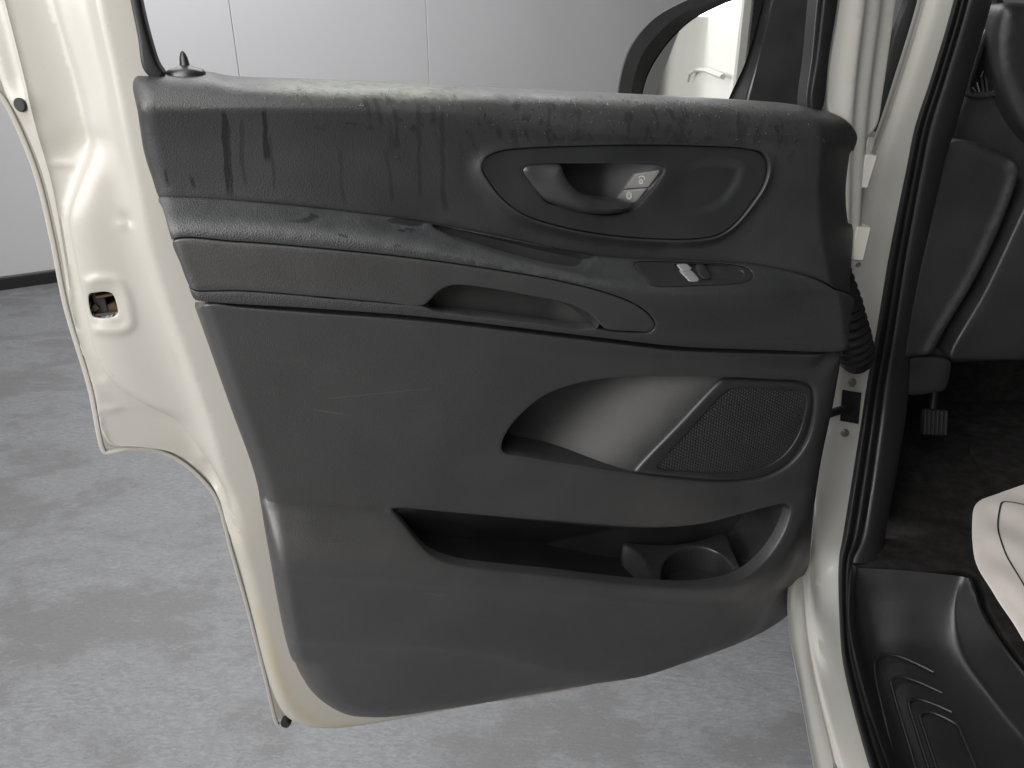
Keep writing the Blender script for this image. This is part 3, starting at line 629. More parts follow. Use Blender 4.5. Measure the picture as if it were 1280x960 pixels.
gA, gB = FD.un([(792, 592, .03), (905, 474, .03)]); gd = (gB - gA) / np.linalg.norm(gB - gA); gn = np.array([-gd[1], gd[0]])
def wS(p):   # scoop: deep at the left, rising to the grille
    x = (p - gA) @ gn; t = np.clip(x / .15, 0, 1); return .029 - .066 * sstep(0, 1, t) ** .85
binn('speaker_scoop', FD, None, lambda p: wL(p) - .003, [(.0006, .003, .5), (.002, .004, 1)], lambda p: np.minimum(wS(p), wL(p) - .006), M['trim'], lower, uv=Cuv, res=.005)
GR = [(794, 591), (796, 587), (850, 530), (902, 476.5), (908, 474.5), (960, 476), (1003, 479), (1014, 485), (1017, 497), (1014, 527), (1006, 552), (989, 576), (966, 592), (940, 599.5), (900, 602), (850, 598), (800, 593)]
wG = .036
Gr = FD.un(spline([(a, b, wG) for a, b in GR], True, 3))
GM = [(822, 584), (826, 578), (870, 530), (908, 490), (918, 486), (960, 487), (998, 490), (1008, 497), (1006, 520), (998, 545), (982, 568), (960, 583), (935, 590), (900, 592), (860, 590), (828, 587)]
Gm = FD.un(spline([(a, b, wG) for a, b in GM], True, 3))
grl = relief('speaker_frame', FD, Gr, lambda p: np.full(len(p), wG), M['bezel'], door, holes=[Gm], res=.005, rr=.006, skirt=.012, hr=.0015, uv=True)
def wGm(p):
    pit = .0050; x, y = p[:, 0], p[:, 1]; a = 2 * math.pi / pit
    h = np.cos(a * x) + np.cos(a * (.5 * x + .866 * y)) + np.cos(a * (-.5 * x + .866 * y))
    return wG - .0028 - .0014 * sstep(.2, 1.6, h) + .004 * bulge(dist(p, Gm, True), .08) * .5
relief('speaker_grille', FD, offset(Gm, -.0008), wGm, M['inner'], grl, res=.00125, rr=0, skirt=.004, uv=True, angle=None)
# map pocket: undercut bin
def wP(p): v0 = np.interp(p[:, 0], [Kuv[:, 0].min(), Kuv[:, 0].max()], [Kuv[:, 1].max(), Kuv[:, 1].max()]); return np.clip(.032 - .55 * (v0 - .012 - p[:, 1]), -.075, .031)
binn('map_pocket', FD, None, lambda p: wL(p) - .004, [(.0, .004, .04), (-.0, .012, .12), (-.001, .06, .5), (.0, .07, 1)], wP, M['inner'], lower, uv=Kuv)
# cup holder: plate with round mouth and a side skirt
cz = at_y(850, 690, 1.17)
cfr = Frame(FD.p3(FD.un([(850, 690, -.022)]), [-.022])[0] + DN * .022, DU, DN, (0, 0, 1))
CPO = [(777, 684), (779, 680), (800, 681.5), (845, 682), (875, 677), (902, 668), (906, 668.5), (917, 690), (926, 710), (930, 720), (924, 724), (920, 716), (912, 703), (896, 690), (872, 685), (848, 688.5), (832, 700), (826, 718), (830, 742), (828, 754), (792, 748), (786, 730), (781, 705)]
Cp = cfr.un(spline(CPO, True, 2)); Cp[:, 1] = np.minimum(Cp[:, 1], .052); cx0 = Cp[:, 0].min()
crs = cfr.un(spline([(781, 682), (792, 688), (804, 699), (813, 714), (818, 740)], step=3))
def wC(p):
    xc = np.interp(p[:, 1], crs[:, 1], crs[:, 0]); e = xc - p[:, 0]; return -1.1 * np.where(e > 0, e - .002 * (1 - np.exp(-np.maximum(e, 0) / .002)), 0) + .004 * sstep(.0, -.03, p[:, 1])
cup = relief('cup_holder', cfr, Cp, wC, M['smooth'], door, res=.003, rr=.003, skirt=.03, uv=True, rings=clip_lines([(crs, False)], offset(Cp, .004)))
iw = cfr.un(spline(CPO[9:19], step=3)); cv = np.vstack([cfr.p3(iw, np.full(len(iw), -.004)), cfr.p3(iw, np.full(len(iw), -.05))]); k = len(iw)
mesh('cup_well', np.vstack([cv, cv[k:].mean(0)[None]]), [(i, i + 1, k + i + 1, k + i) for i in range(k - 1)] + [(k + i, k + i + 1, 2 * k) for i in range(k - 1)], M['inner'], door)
# -- painted inner shell of the door
def lw(b, w): k = min(max((b - 575) / 110, 0), 1); return w * (1 - .77 * k * k * (3 - 2 * k))
def sh(c, dx, w): return [(a + dx, b, lw(b, w)) for a, b in c]
S_OUT = [(-112, -370), (-78, -200), (-45, -60), (-8, 100), (0, 121), (17, 151), (44, 218), (64, 300), (81, 384), (111, 485), (127, 558), (165, 561), (200, 566), (225, 577), (250, 597), (270, 622), (290, 690), (309, 760), (326, 830), (339, 870), (356, 897), (380, 909)]
S3_ = [(-74, -370), (-40, -200), (-8, -40), (3, 0), (30, 107), (45, 170), (62, 230), (78, 320), (94, 420), (124, 530), (136, 552), (175, 557), (210, 563), (233, 575), (258, 598), (276, 624), (294, 690), (314, 760), (334, 830), (350, 868), (378, 900), (405, 910)]
S4_ = [(-8, -370), (30, -200), (58, -40), (66, 0), (98, 111), (108, 158), (112, 178), (97, 228), (86, 269), (93, 320), (102, 365), (113, 420), (122, 448), (136, 470), (170, 497), (220, 523), (250, 560), (268, 605), (283, 640), (299, 700), (318, 765), (338, 832), (354, 866), (382, 896), (410, 905)]
S6_ = [(46, -370), (85, -200), (112, -40), (118, 0), (138, 90), (152, 160), (168, 235), (180, 300), (205, 380), (234, 460), (258, 530), (275, 590), (288, 640), (304, 700), (323, 765), (343, 830), (360, 862), (388, 890), (415, 900)]
low = lambda d: [(a + d * (1 - .3 * (b > 860)), b - .35 * d * (b > 850)) for a, b in S_OUT if b > 618]
S3 = [q for q in S3_ if q[1] < 600] + low(9); S4 = [q for q in S4_ if q[1] < 600] + low(14); S6 = [q for q in S6_ if q[1] < 600] + low(20)
PE = [(108, -370), (140, -200), (165, -40), (175, 0), (188, 95), (205, 190), (225, 300), (252, 380), (298, 505), (328, 590), (342, 650), (356, 735), (368, 790), (380, 826), (398, 855), (430, 885)]
def s2(c, dx, w, wu): return [(a + dx, b, w, wu) for a, b in c]
shk = [s2(S_OUT, -8, -.086, -.085), s2(S_OUT, 6, -.086, -.085), s2(S_OUT, 9, -.083, -.085),
       s2(S3, -2, -.077, -.073), s2(S3, 4, -.068, -.073), s2(S3, 7, -.069, -.073), s2(S4, -4, -.064, -.051), s2(S4, -2, -.062, -.051), s2(S4, 2.5, -.043, -.051), s2(S4, 5, -.040, -.051), s2(S6, -7, -.016, -.008), s2(S6, 0, -.006, -.008), s2(S6, 6, -.002, -.008), s2(PE, 0, .0, .0), s2(PE, 60, .0, .0)]
# order within the lower, narrow stretch is kept by the running maximum in profile()
wShell0 = profile(FD, shk, 1)
def gauss(p, c, sx, sy, a=0): 
    d = p - c; ca, sa = math.cos(a), math.sin(a); x = d[:, 0] * ca + d[:, 1] * sa; y = -d[:, 0] * sa + d[:, 1] * ca; return np.exp(-(x / sx) ** 2 - (y / sy) ** 2)
LOWE = FD.un(spline([(a + 4, b, lw(b, -.086)) for a, b in S_OUT[:-2] if b > 590] + [(358, 897, -.012), (380, 909, -.01), (404, 913, -.01), (440, 910, -.01), (520, 896, -.01), (620, 877, -.01)], step=6))
VB0 = FD.un([(290, 685, -.02)])[0, 1]; VB1 = FD.un([(240, 582, -.083)])[0, 1]
LP = FD.un([(160, 275, -.02)])[0]; PLG = FD.un([(26, 131, -.07)])[0]
LFR = FD.un(spline([(110, 352, -.045), (125, 345, -.045), (148, 346, -.045), (158, 360, -.045), (164, 385, -.045), (165, 400, -.045), (155, 407, -.045), (122, 410, -.045)], False, 4))
DEP = FD.un(spline([(132, 480, -.06), (170, 505, -.06), (205, 518, -.06), (240, 545, -.05), (255, 575, -.05)], False, 4))
def wShell(p):
    kb = sstep(VB0, VB1, p[:, 1]); w = kb * wShell0(p) + (1 - kb) * (-.020 * (1 - bulge(dist(p, LOWE), .022))); w = w - .0025 * gauss(p, LP, .006, .008, .6) + .002 * gauss(p, LP + (-.008, -.006), .006, .005)
    w = w + .004 * gauss(p, PLG, .016, .016) ; d = dist(p, LFR); w = w + .0028 * np.exp(-(d / .0055) ** 2)
    w = w + .003 * np.exp(-(dist(p, DEP) / .009) ** 2)
    q = FD.un([(80, 190, -.07)])[0]; w = w - .003 * gauss(p, q, .03, .02, .4); q = FD.un([(75, 205, -.07)])[0]; w = w + .002 * gauss(p, q, .02, .004, -.091); q = FD.un([(140, 510, -.07)])[0]; w = w + .0022 * gauss(p, q, .014, .004)
    return w
SHELL = [(a + 9 * (b < 600) + 4 * (b >= 600), b - 5 * (556 < b < 600), lw(b, -.086)) for a, b in S_OUT[2:-2]] + [(358, 897, -.012), (380, 909, -.004), (404, 913, .0), (440, 911, .0), (520, 899, .0), (620, 880, .0), (720, 861, .0), (800, 842, 0), (850, 824, -.002), (900, 800, -.01), (940, 780, -.01), (900, 770, -.01), (700, 830, -.01), (480, 878, -.01), (430, 868, -.01), (400, 830, -.01), (370, 740, -.01), (355, 650, -.01), (330, 560, -.01), (270, 390, -.01), (245, 300, -.01), (225, 200, -.01), (205, 118, -.01), (197, 95, -.01), (190, 80, -.01), (177, 20, -.01), (164, -40, -.01), (150, -110, -.01), (112, -330, -.01), (20, -332, -.06)]
SHELL = [(-92, -330, -.086), (-46, -110, -.086), (-26, -10, -.086)] + SHELL[1:]
Sh = FD.un(spline(SHELL, True, 4))
LAT = FD.un(spline([(113, 366, -.045), (120, 363, -.045), (136, 361, -.045), (143, 364, -.045), (147, 374, -.045), (149, 386, -.045), (145, 391, -.045), (120, 394, -.045), (116, 391, -.045)], True, 2))
slines = away(clip_lines([(FD.un(unc(spline([q for q in c if q[1] < 592], step=6))), False) for c in shk[3:13]], offset(Sh, .005)), [LAT], .004)
shell = relief('door_shell', FD, Sh, wShell, M['paint'], door, holes=[LAT], res=.005, rr=.003, skirt=.012, hr=.002, uv=True, rings=slines)
door.data = shell.data; bpy.data.objects.remove(shell); shell = door
co_ = np.zeros(len(door.data.vertices) * 3); door.data.vertices.foreach_get('co', co_); co_ = co_.reshape(-1, 3); q_ = np.stack([co_[:, 0] + uH, co_[:, 2] + .38], 1)
d_ = dist(q_, FD.un(spline([(322, 760, -.004), (338, 810, -.004), (352, 850, -.004), (375, 885, -.004), (405, 902, -.004), (450, 905, -.004)], step=6))); d2_ = dist(q_, FD.un(spline([(292, 640, -.003), (305, 700, -.003), (318, 760, -.003)], step=6)))
st_ = np.maximum(np.exp(-(d_ / .0085) ** 2), .25 * np.exp(-(d2_ / .006) ** 2)); at_ = door.data.attributes.new('stain', 'FLOAT', 'POINT'); at_.data.foreach_set('value', st_.astype(np.float32))
lb = binn('latch_slot', FD, None, lambda p: wShell(p) - .002, [(.0, 0, .5), (.001, 0, 1)], lambda p: np.full(len(p), -.085), M['hole'], shell, uv=LAT, res=.008)
def D3(px, py, w): return FD.p3(FD.un([(px, py, w)]), [w])[0]
def dbox(px, py, w, hx, hy, hw, rot=0, bev=.0008):
    c, s_ = math.cos(rot), math.sin(rot); return box(D3(px, py, w), hx * (c * DU + s_ * np.array((0, 0, 1))), hy * (-s_ * DU + c * np.array((0, 0, 1))), hw * DN, bev)
fixn(mesh('latch', *join(dbox(127, 377, -.066, .007, .014, .012), dbox(133, 367, -.055, .012, .0018, .010, .1), dbox(134, 390, -.055, .014, .002, .012, .02), dbox(119, 384, -.054, .005, .004, .006, .6), dbox(117, 366, -.047, .008, .0014, .003, .25), dbox(140, 384, -.062, .008, .006, .006, .3)), M['latch'], shell, smooth=False))
def disc(c, n, r, h, seg=20):
    n = np.array(n, float) / np.linalg.norm(n); a = np.cross(n, (0.1, .2, 1)); a /= np.linalg.norm(a); b = np.cross(n, a); V = []
    for q, z in ((1, 0), (1, h * .6), (.85, h), (0, h)):
        V += [c + r * q * (math.cos(t) * a + math.sin(t) * b) + n * z for t in np.linspace(0, 2 * math.pi, seg, endpoint=False)]
    return np.array(V), grid_faces(4, seg, True)
def shw(px, py, w=-.06):
    for _ in range(6): w = float(wShell(FD.un([(px, py, w)]))[0])
    return w
nt = DN * .9 - DU * .45
fixn(mesh('rubber_plug', *disc(D3(26, 131, shw(26, 131) - .001), nt, .0078, .003), M['rubber'], shell))
fixn(mesh('drain_plug', *disc(D3(359, 899, -.055), DN - DU * .4, .009, .012), M['rubber'], shell))
# outer skin seen past the shell at the lower corner and behind the door
SK = [(-20, 100, -.091), (0, 124, -.091), (15, 151, -.091), (42, 218, -.091), (62, 300, -.091), (79, 384, -.091), (109, 485, -.091), (125, 561, -.091), (130, 568, -.091), (165, 563, -.091), (200, 567, -.091), (225, 579, -.091), (250, 600, -.091), (268, 624, -.091), (287, 690, -.091), (307, 760, -.091), (330, 850, -.091), (343, 903, -.091), (346, 908, -.091), (362, 905, -.091), (480, 880, -.091), (700, 845, -.091), (900, 775, -.091), (960, 720, -.091), (985, 600, -.091), (1010, 440, -.091), (1030, 200, -.091), (1000, 150, -.091), (600, 120, -.091), (200, 104, -.091)]
SKu = FD.un(spline(SK, True, 4)); relief('hem_flange', FD, SKu, lambda p: np.full(len(p), -.089), M['paint'], door, holes=[offset(SKu, .006)], res=.02, rr=.0015, hr=.0012, skirt=.006, uv=True)
relief('outer_skin', FD, offset(SKu, .001), lambda p: np.full(len(p), -.108), M['paint'], door, res=.05, rr=0, skirt=.004, uv=True)
# window frame: rear rubber channel, front painted post with its glass run
relief('window_seal', FD, [(94, -330, .0), (140, -110, .0), (163, 0, .0), (172, 45, .0), (180, 88, .0), (196, 100, .0), (206, 95, .0), (197, 78, .0), (188, 50, .0), (176, 0, .0), (158, -110, .0), (112, -330, .0)], lambda p: np.full(len(p), .004), M['rubber'], door, res=.01, rr=.004, skirt=.03)
fpk = [[(1000, -330, -.024), (1000, -110, -.024), (1000, 400, -.024)], [(1094, -330, -.022), (1066, -110, -.022), (1052, 0, -.022), (1040, 128, -.022), (1038, 400, -.022)], [(1122, -330, -.017), (1094, -110, -.017), (1080, 0, -.017), (1064, 150, -.017), (1058, 400, -.017)], [(1127, -330, -.024), (1099, -110, -.024), (1085, 0, -.024), (1069, 150, -.024), (1063, 400, -.024)], [(1141, -330, -.026), (1113, -110, -.026), (1100, 0, -.026), (1082, 150, -.026), (1068, 400, -.026)], [(1146, -330, -.033), (1118, -110, -.033), (1105, 0, -.033), (1087, 150, -.033), (1072, 400, -.033)], [(1193, -330, -.036), (1165, -110, -.036), (1150, 0, -.036), (1124, 160, -.036), (1100, 400, -.036)]]
fpk = [spline(c, step=20).tolist() for c in fpk]; wFP = profile(FD, fpk, 1)
FPO = [(1088, -330, -.03), (1058, -110, -.03), (1046, 0, -.03), (1030, 125, -.03), (1040, 160, -.03), (1040, 330, -.03), (1066, 330, -.034), (1078, 220, -.034), (1086, 170, -.034), (1092, 164, -.034), (1098, 154, -.034), (1104, 120, -.034), (1121, 0, -.034), (1135, -110, -.034), (1163, -330, -.034)]
Fp = FD.un(spline(FPO, True, 4))
relief('window_post', FD, Fp, wFP, M['body'], door, res=.006, rr=.002, skirt=.02, uv=True, rings=clip_lines([(FD.un(spline(c, step=6)), False) for c in fpk[2:6]], offset(Fp, .004)))
relief('glass_run', FD, [(1070, -330, -.02), (1040, -110, -.02), (1027, 0, -.02), (1019, 70, -.02), (1011, 126, -.02), (1014, 140, -.02), (1024, 138, -.02), (1034, 70, -.02), (1045, 0, -.02), (1058, -110, -.02), (1088, -330, -.02)], lambda p: np.full(len(p), -.014), M['rubber'], door, res=.01, rr=.003, skirt=.03)
relief('glass_run_lip', FD, [(1064, -330, -.02), (1034, -110, -.02), (1020.5, 0, -.02), (1014, 70, -.02), (1007, 126, -.02), (1009, 138, -.02), (1013, 138, -.02), (1020, 70, -.02), (1026, 0, -.02), (1039, -110, -.02), (1069, -330, -.02)], lambda p: np.full(len(p), -.018), M['bezel'], door, res=.01, rr=.0015, skirt=.02)
p0, p1 = D3(20, -322, -.04), D3(1126, -322, -.03); p1[2] = p0[2] = max(p0[2], p1[2]) + .01; fixn(mesh('window_frame_top', *box((p0 + p1) / 2, (p1 - p0) / 2 + DU * .05, DN * .03, np.array((0, 0, .03)), .01), M['paint'], door))
# lock pin
b0 = D3(232, 88, -.018); V, F = [], []
prof = [(.0215, -.010), (.0215, -.002), (.019, .001), (.011, .0035), (.0055, .0055), (.0050, .009), (.0042, .014), (.0028, .018), (.0008, .0205)]
V = np.array([b0 + np.array((r * math.cos(t), r * math.sin(t), z)) for r, z in prof for t in np.linspace(0, 2 * math.pi, 20, endpoint=False)])
fixn(mesh('lock_pin', V, grid_faces(len(prof), 20, True), M['smooth'], door))
# door mirror: housing with rim, mirror glass set in it
MO = [(770, 160), (771, 125), (775, 95), (784, 65), (798, 42), (820, 20), (850, 3), (890, -14), (940, -26), (985, -22), (1008, -8), (1021, 12), (1026, 45), (1022, 100), (1016, 160)]
def ring(pts, Y): return [(a, b, Y) for a, b in pts]
cen = np.array((895, 75.0))
def shr(pts, k): return [tuple(cen + (np.array(p) - cen) * k) for p in pts]
MI = [(798, 165), (801, 122), (808, 95), (820, 72), (840, 46), (866, 23), (900, 6), (946, -10), (952, -6), (944, 35), (930, 80), (910, 124), (897, 165)]
MOr = [(787, 163), (788, 124), (793, 95), (803, 68), (820, 45), (845, 22), (875, 8), (915, -6), (955, -14), (966, -8), (962, 20), (950, 70), (938, 120), (928, 165)]
def res_open(pts, n=60): P = spline([(a, b) for a, b in pts], step=2); i = np.linspace(0, len(P) - 1, n).round().astype(int); return P[i]
rows = [(shr(MO, .75), 1.78), (shr(MO, .97), 1.70), (MO, 1.56), (shr(MO, .985), 1.535)]
R3 = [np.array([at_y(a, b, Y) for a, b in res_open(p)]) for p, Y in rows]
# inner edge of the front face follows the glass opening on a common parameter
R3.append(np.array([at_y(a, b, 1.535) for a, b in res_open(MOr)])); R3.append(np.array([at_y(a, b, 1.55) for a, b in res_open(shr(MOr, .985))])); R3.append(np.array([at_y(a, b, 1.575) for a, b in res_open(MI)]))
mir = fixn(mesh('mirror_housing', np.vstack(R3), grid_faces(len(R3), 60), M['rubber'], door, angle=35))
relief('mirror_arm', Frame((0, 1.6, 0), (1, 0, 0), (0, 0, 1), (0, -1, 0)), [(925, -40, .06), (966, -20, .06), (966, 0, .06), (950, 70, .06), (934, 125, .06), (928, 165, .06), (1020, 165, .06), (1020, 100, .06), (1024, 45, .06), (1018, 12, .06), (1004, -8, .06)], lambda p: .052 + .0 * p[:, 0], M['smooth'], mir, res=.02, rr=.006, skirt=.04)
# body side seen in the mirror: aim the glass at it
FWD = np.array((math.sin(math.radians(16)), math.cos(math.radians(16)), 0)); RGT = np.array((FWD[1], -FWD[0], 0))
H0 = FD.O + DU * uH + np.array((0, 0, 0)); SIDE = H0 + RGT * .02
def side(back, z, out=0.0): return SIDE - FWD * back - RGT * out + np.array((0, 0, z))
Pm = at_y(872, 75, 1.578); tgt = side(3.7, 2.02)
nm = (CAM - Pm) / np.linalg.norm(CAM - Pm) + (tgt - Pm) / np.linalg.norm(tgt - Pm); nm /= np.linalg.norm(nm)
mu = np.cross((0, 0, 1), nm); mu /= np.linalg.norm(mu); mv = np.cross(nm, mu); FM = Frame(Pm, mu, mv, nm)
gl = relief('mirror_glass', FM, shr(MI, 1.02), lambda p: np.zeros(len(p)), M['mirror'], mir, res=.03, rr=0, skirt=.003)
def reflect_hit(px, py):
    d = rays([(px, py)])[0]; t = ((Pm - CAM) @ nm) / (d @ nm); q = CAM + d * t; r = d - 2 * (d @ nm) * nm; k = ((SIDE - q) @ RGT) / (r @ RGT); return q + r * k
# droplets on the wet belt
V, F, n = [], [], 0
def wUp(px, py, w=.03):
    for _ in range(5): w = float(wUb(FD.un([(px, py, w)]))[0])
    return w
dpx = []
for k in range(900):
    a = random.random()
    if a < .55: px = random.gauss(865, 55); py = random.gauss(126 + (px - 860) * .055, 7)
    elif a < .8: px = random.uniform(600, 1040); py = random.uniform(120, 178)
    else: px = random.uniform(330, 1000); py = 104 + (px - 330) * .055 + abs(random.gauss(0, 20))
    top = np.interp(px, [262, 420, 560, 780, 960, 1040], [95, 105, 111, 122, 132, 146])
    if top < py < 182 and 200 < px < 1050: dpx.append((px, py))
dpx += [(519, 139), (518, 141), (507, 158), (508, 160), (496, 197), (232, 146), (215, 133), (258, 108), (500, 200), (215, 138), (222, 140)]
uvd = FD.un([(a, b, .03) for a, b in dpx]); 
for _ in range(4): uvd = FD.un(np.column_stack([np.array(dpx), wUb(uvd)]))
wd0 = wUb(uvd); e = 1e-3; gxu = (wUb(uvd + (e, 0)) - wd0) / e; gvv = (wUb(uvd + (0, e)) - wd0) / e
for (u, v), w, gx_, gy_ in zip(uvd, wd0, gxu, gvv):
    nn = DN - gx_ * DU - gy_ * np.array((0, 0, 1)); nn /= np.linalg.norm(nn); c0 = FD.p3(np.array([[u, v]]), [w])[0] - nn * .0002
    a = np.cross(nn, (0.1, .2, 1)); a /= np.linalg.norm(a); b = np.cross(nn, a); r = min(max(random.lognormvariate(-6.75, .4), .0006), .0024); st = random.uniform(.8, 1.3)
    for q, z in ((1, 0), (.85, .42), (.45, .68)):
        for t in range(8): V.append(c0 + r * q * (math.cos(t * math.pi / 4) * a * st + math.sin(t * math.pi / 4) * b / st) + nn * r * z)
    V.append(c0 + nn * r * .75)
    for i in range(2):
        for t in range(8): F.append((n + i * 8 + t, n + i * 8 + (t + 1) % 8, n + i * 8 + 8 + (t + 1) % 8, n + i * 8 + 8 + t))
    for t in range(8): F.append((n + 16 + t, n + 16 + (t + 1) % 8, n + 24))
    n += 25
tag(fixn(mesh('water_droplets', V, F, M['water'], door, angle=None)), kind='stuff')
# ------------------------------------------------------------------ van body around the door opening
Z0 = np.array((0, 0, 1.0))
SL = [(1262, -330, 1.33), (1215, -110, 1.36), (1192, 0, 1.37), (1164, 96, 1.39), (1144, 157, 1.40), (1133, 210, 1.41), (1111, 320, 1.43), (1096, 411, 1.44), (1083, 483, 1.45), (1074, 542, 1.43), (1055, 661, 1.335), (1048, 707, 1.27), (1050, 790, 1.09), (1057, 847, .985), (1087, 960, .79), (1125, 1060, .66)]
SVo = [17, 17, 17, 17, 18, 18, 20, 21, 22, 23, 24, 17, 14, 18, 22, 26]
SV = [(a + k, b, Y) for (a, b, Y), k in zip(SL, SVo)]
WL_ = [(1216, -330, 1.34), (1170, -110, 1.37), (1147, 0, 1.38), (1118, 96, 1.40), (1098, 157, 1.41), (1078, 210, 1.42), (1056, 320, 1.44), (1040, 411, 1.45), (1025, 483, 1.46), (1012, 542, 1.43), (996, 661, 1.33), (986, 720, 1.25), (985, 780, 1.115), (997, 847, .985), (1018, 960, .805), (1048, 1060, .68)]
WG = [(a + (b2 - a) * k, y, Y - dy) for (a, y, Y), (b2, _, _), k, dy in zip(WL_, SL, [.12] * 10 + [.2, .25, .30, .30, .34, .36], [0] * 9 + [0, .002, .004, .004, .004, .004])]
WM = [(a + (b2 - a) * .55, y, (Y + Y2) / 2 - .006) for (a, y, Y), (b2, _, Y2) in zip(WL_, SL)]
SLi = [(a + 6, y, Y + .004) for a, y, Y in SL]
und = [tuple(np.array(at_y(a, y, Y)) + RGT * .03 + FWD * .05 - Z0 * (.0 if y < 700 else .12)) for a, y, Y in WL_]
w3 = lambda c: [tuple(at_y(*q)) for q in c]
WG2 = [(a + 3, y, Y + (.006 if y > 690 else 0)) for a, y, Y in WG]; WG3 = [(a + 6, y, Y) for a, y, Y in WG]
pil = fixn(loft('door_pillar', [und, w3(WL_), w3([(a + 4, y, Y - .004) for a, y, Y in WL_]), w3(WG), w3(WG2), w3(WG3), w3(WM), w3(SL), w3(SLi)], M['body'], van, n=130, m=3, world=True))
def ribbon_lobe(name, A, B, h, mat, k=7, lobes=1):
    C = []
    for i in range(k):
        t = i / (k - 1); c = []
        for (a, y, Y), (b, _, Y2) in zip(A, B): c.append((a + (b - a) * t, y, Y + (Y2 - Y) * t - h * math.sin(math.pi * t) ** .6))
        C.append(c)
    C = [[(a, y, Y + .02) for a, y, Y in A]] + C + [[(a, y, Y + .02) for a, y, Y in B]]
    return fixn(loft(name, C, mat, van, n=130, m=2))
mid = lambda A, B, k: [(a + (b - a) * k, y, Y) for (a, y, Y), (b, _, _) in zip(A, B)]
seal = ribbon_lobe('door_seal', SL, mid(SL, SV, .55), .012, M['rubber']); ribbon_lobe('seal_lip', mid(SL, SV, .5), SV, .008, M['rubber']).parent = seal
SR = [(1306, -330), (1262, -110), (1240, 0), (1212, 96), (1195, 157), (1179, 210), (1155, 320), (1140, 411), (1136, 483), (1129, 542), (1108, 661), (1101, 702)]
PT = [(a, y, Y - .001) for a, y, Y in SV[:11]] + [(1063, 704, 1.28)]
ribbon_lobe('pillar_trim', PT, [(a, b, q[2] + .03) for (a, b), q in zip(SR, PT)], .016, M['step'])
# dark rubber in the gap beside the windscreen pillar
FC = Frame((0, 1.5, 0), (1, 0, 0), (0, 0, 1), (0, -1, 0))
def cab(name, pts, w, mat, parent=None, rr=.004, skirt=.02, res=.01, wf=None, holes=(), step=4, hr=.002):
    return relief(name, FC, [(a, b, w) for a, b in pts], wf or (lambda p: np.full(len(p), w)), mat, parent or van, res=res, rr=rr, skirt=skirt, holes=[[(a, b, w) for a, b in h] for h in holes], step=step, hr=hr)
cab('pillar_gap_seal', [(1170, -110), (1150, 0), (1121, 96), (1102, 166), (1097, 166), (1103, 110), (1119, 40), (1133, 0), (1150, -110)], .06, M['rubber'], skirt=.01)
# dashboard
cab('dash_side', [(1250, -60), (1240, 0), (1212, 96), (1190, 157), (1170, 210), (1145, 320), (1130, 411), (1128, 446), (1300, 450), (1420, 452), (1900, 455), (1900, 30), (1420, 20), (1300, 8), (1258, 2)], .0, M['dash'], holes=[[(1236, 48), (1240, 60), (1241, 113), (1228, 115), (1215, 114), (1222, 85)]], hr=.004, rr=.01)
KP = FC.un(spline([(1274, 206, .05), (1276, 216, .05), (1268, 245, .05), (1249, 289, .05), (1217, 355, .05), (1183, 411, .05), (1164, 445, .05)], step=6)); KT = FC.un(spline([(1195, 176, .05), (1225, 180, .05), (1250, 191, .05), (1268, 200, .05), (1275, 210, .05)], step=6))
def wKP(p): d = dist(p, KP); d2 = dist(p, KT); return .045 + .005 * (1 - sstep(.006, .026, d)) + .003 * (1 - sstep(.004, .02, d2)) * sstep(.0, .05, p[:, 0] - KT[0, 0])
cab('dash_end_panel', [(1196, 177), (1224, 179), (1250, 190), (1268, 199), (1275, 210), (1273, 226), (1250, 289), (1218, 355), (1184, 411), (1167, 441), (1160, 445), (1132, 447), (1132, 411), (1146, 340), (1160, 280), (1178, 205), (1186, 182)], .05, M['dash'], wf=wKP, rr=.008, skirt=.05, res=.006)
cab('knee_panel', [(1900, 190), (1420, 200), (1300, 222), (1283, 256), (1232, 364), (1188, 444), (1190, 449), (1200, 450), (1300, 451), (1420, 452), (1900, 455)], .055, M['dash'], rr=.005, skirt=.06)
cab('under_dash_trim', [(1133, 450), (1188, 450), (1190, 453), (1186, 480), (1181, 489), (1172, 491), (1132, 493), (1126, 470)], .02, M['dash'], rr=.006, skirt=.03)
vent = cab('air_vent', [(1246, 26), (1249, 40), (1247, 66), (1250, 100), (1252, 118), (1240, 122), (1212, 121), (1208, 112), (1216, 80), (1226, 50), (1238, 30)], .012, M['dash'], holes=[[(1238, 46), (1241, 60), (1242, 113), (1228, 115), (1215, 114), (1222, 85)]], rr=.005, res=.008)
for k in range(5):
    x = 1217 + k * 5.2; top = np.interp(x, [1216, 1238], [108, 52])
    fixn(mesh('slat', *join(tube([at_y(x + 3 + (1237 - x) * .15, top, 1.505), at_y(x + 1 - 2 * math.sin(1.2), (top + 114) / 2, 1.502), at_y(x + 2, 115, 1.498)], [.0018, .0022, .0022], 8)), M['smooth'], vent))
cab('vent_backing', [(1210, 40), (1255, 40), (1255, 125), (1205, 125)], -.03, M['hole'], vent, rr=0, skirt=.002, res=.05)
pod = cab('instrument_pod', [(1262, 4), (1254, 12), (1248, 40), (1247, 66), (1250, 92), (1258, 116), (1270, 144), (1284, 166), (1310, 190), (1420, 200), (1700, 200), (1700, 14), (1420, 10), (1300, 4)], .05, M['dash'], rr=.022, skirt=.06, res=.008)
fixn(mesh('dial_hood', *disc(at_y(1318, 82, 1.455), (0, -1, .1), .062, .004, 40), M['hole'], pod))
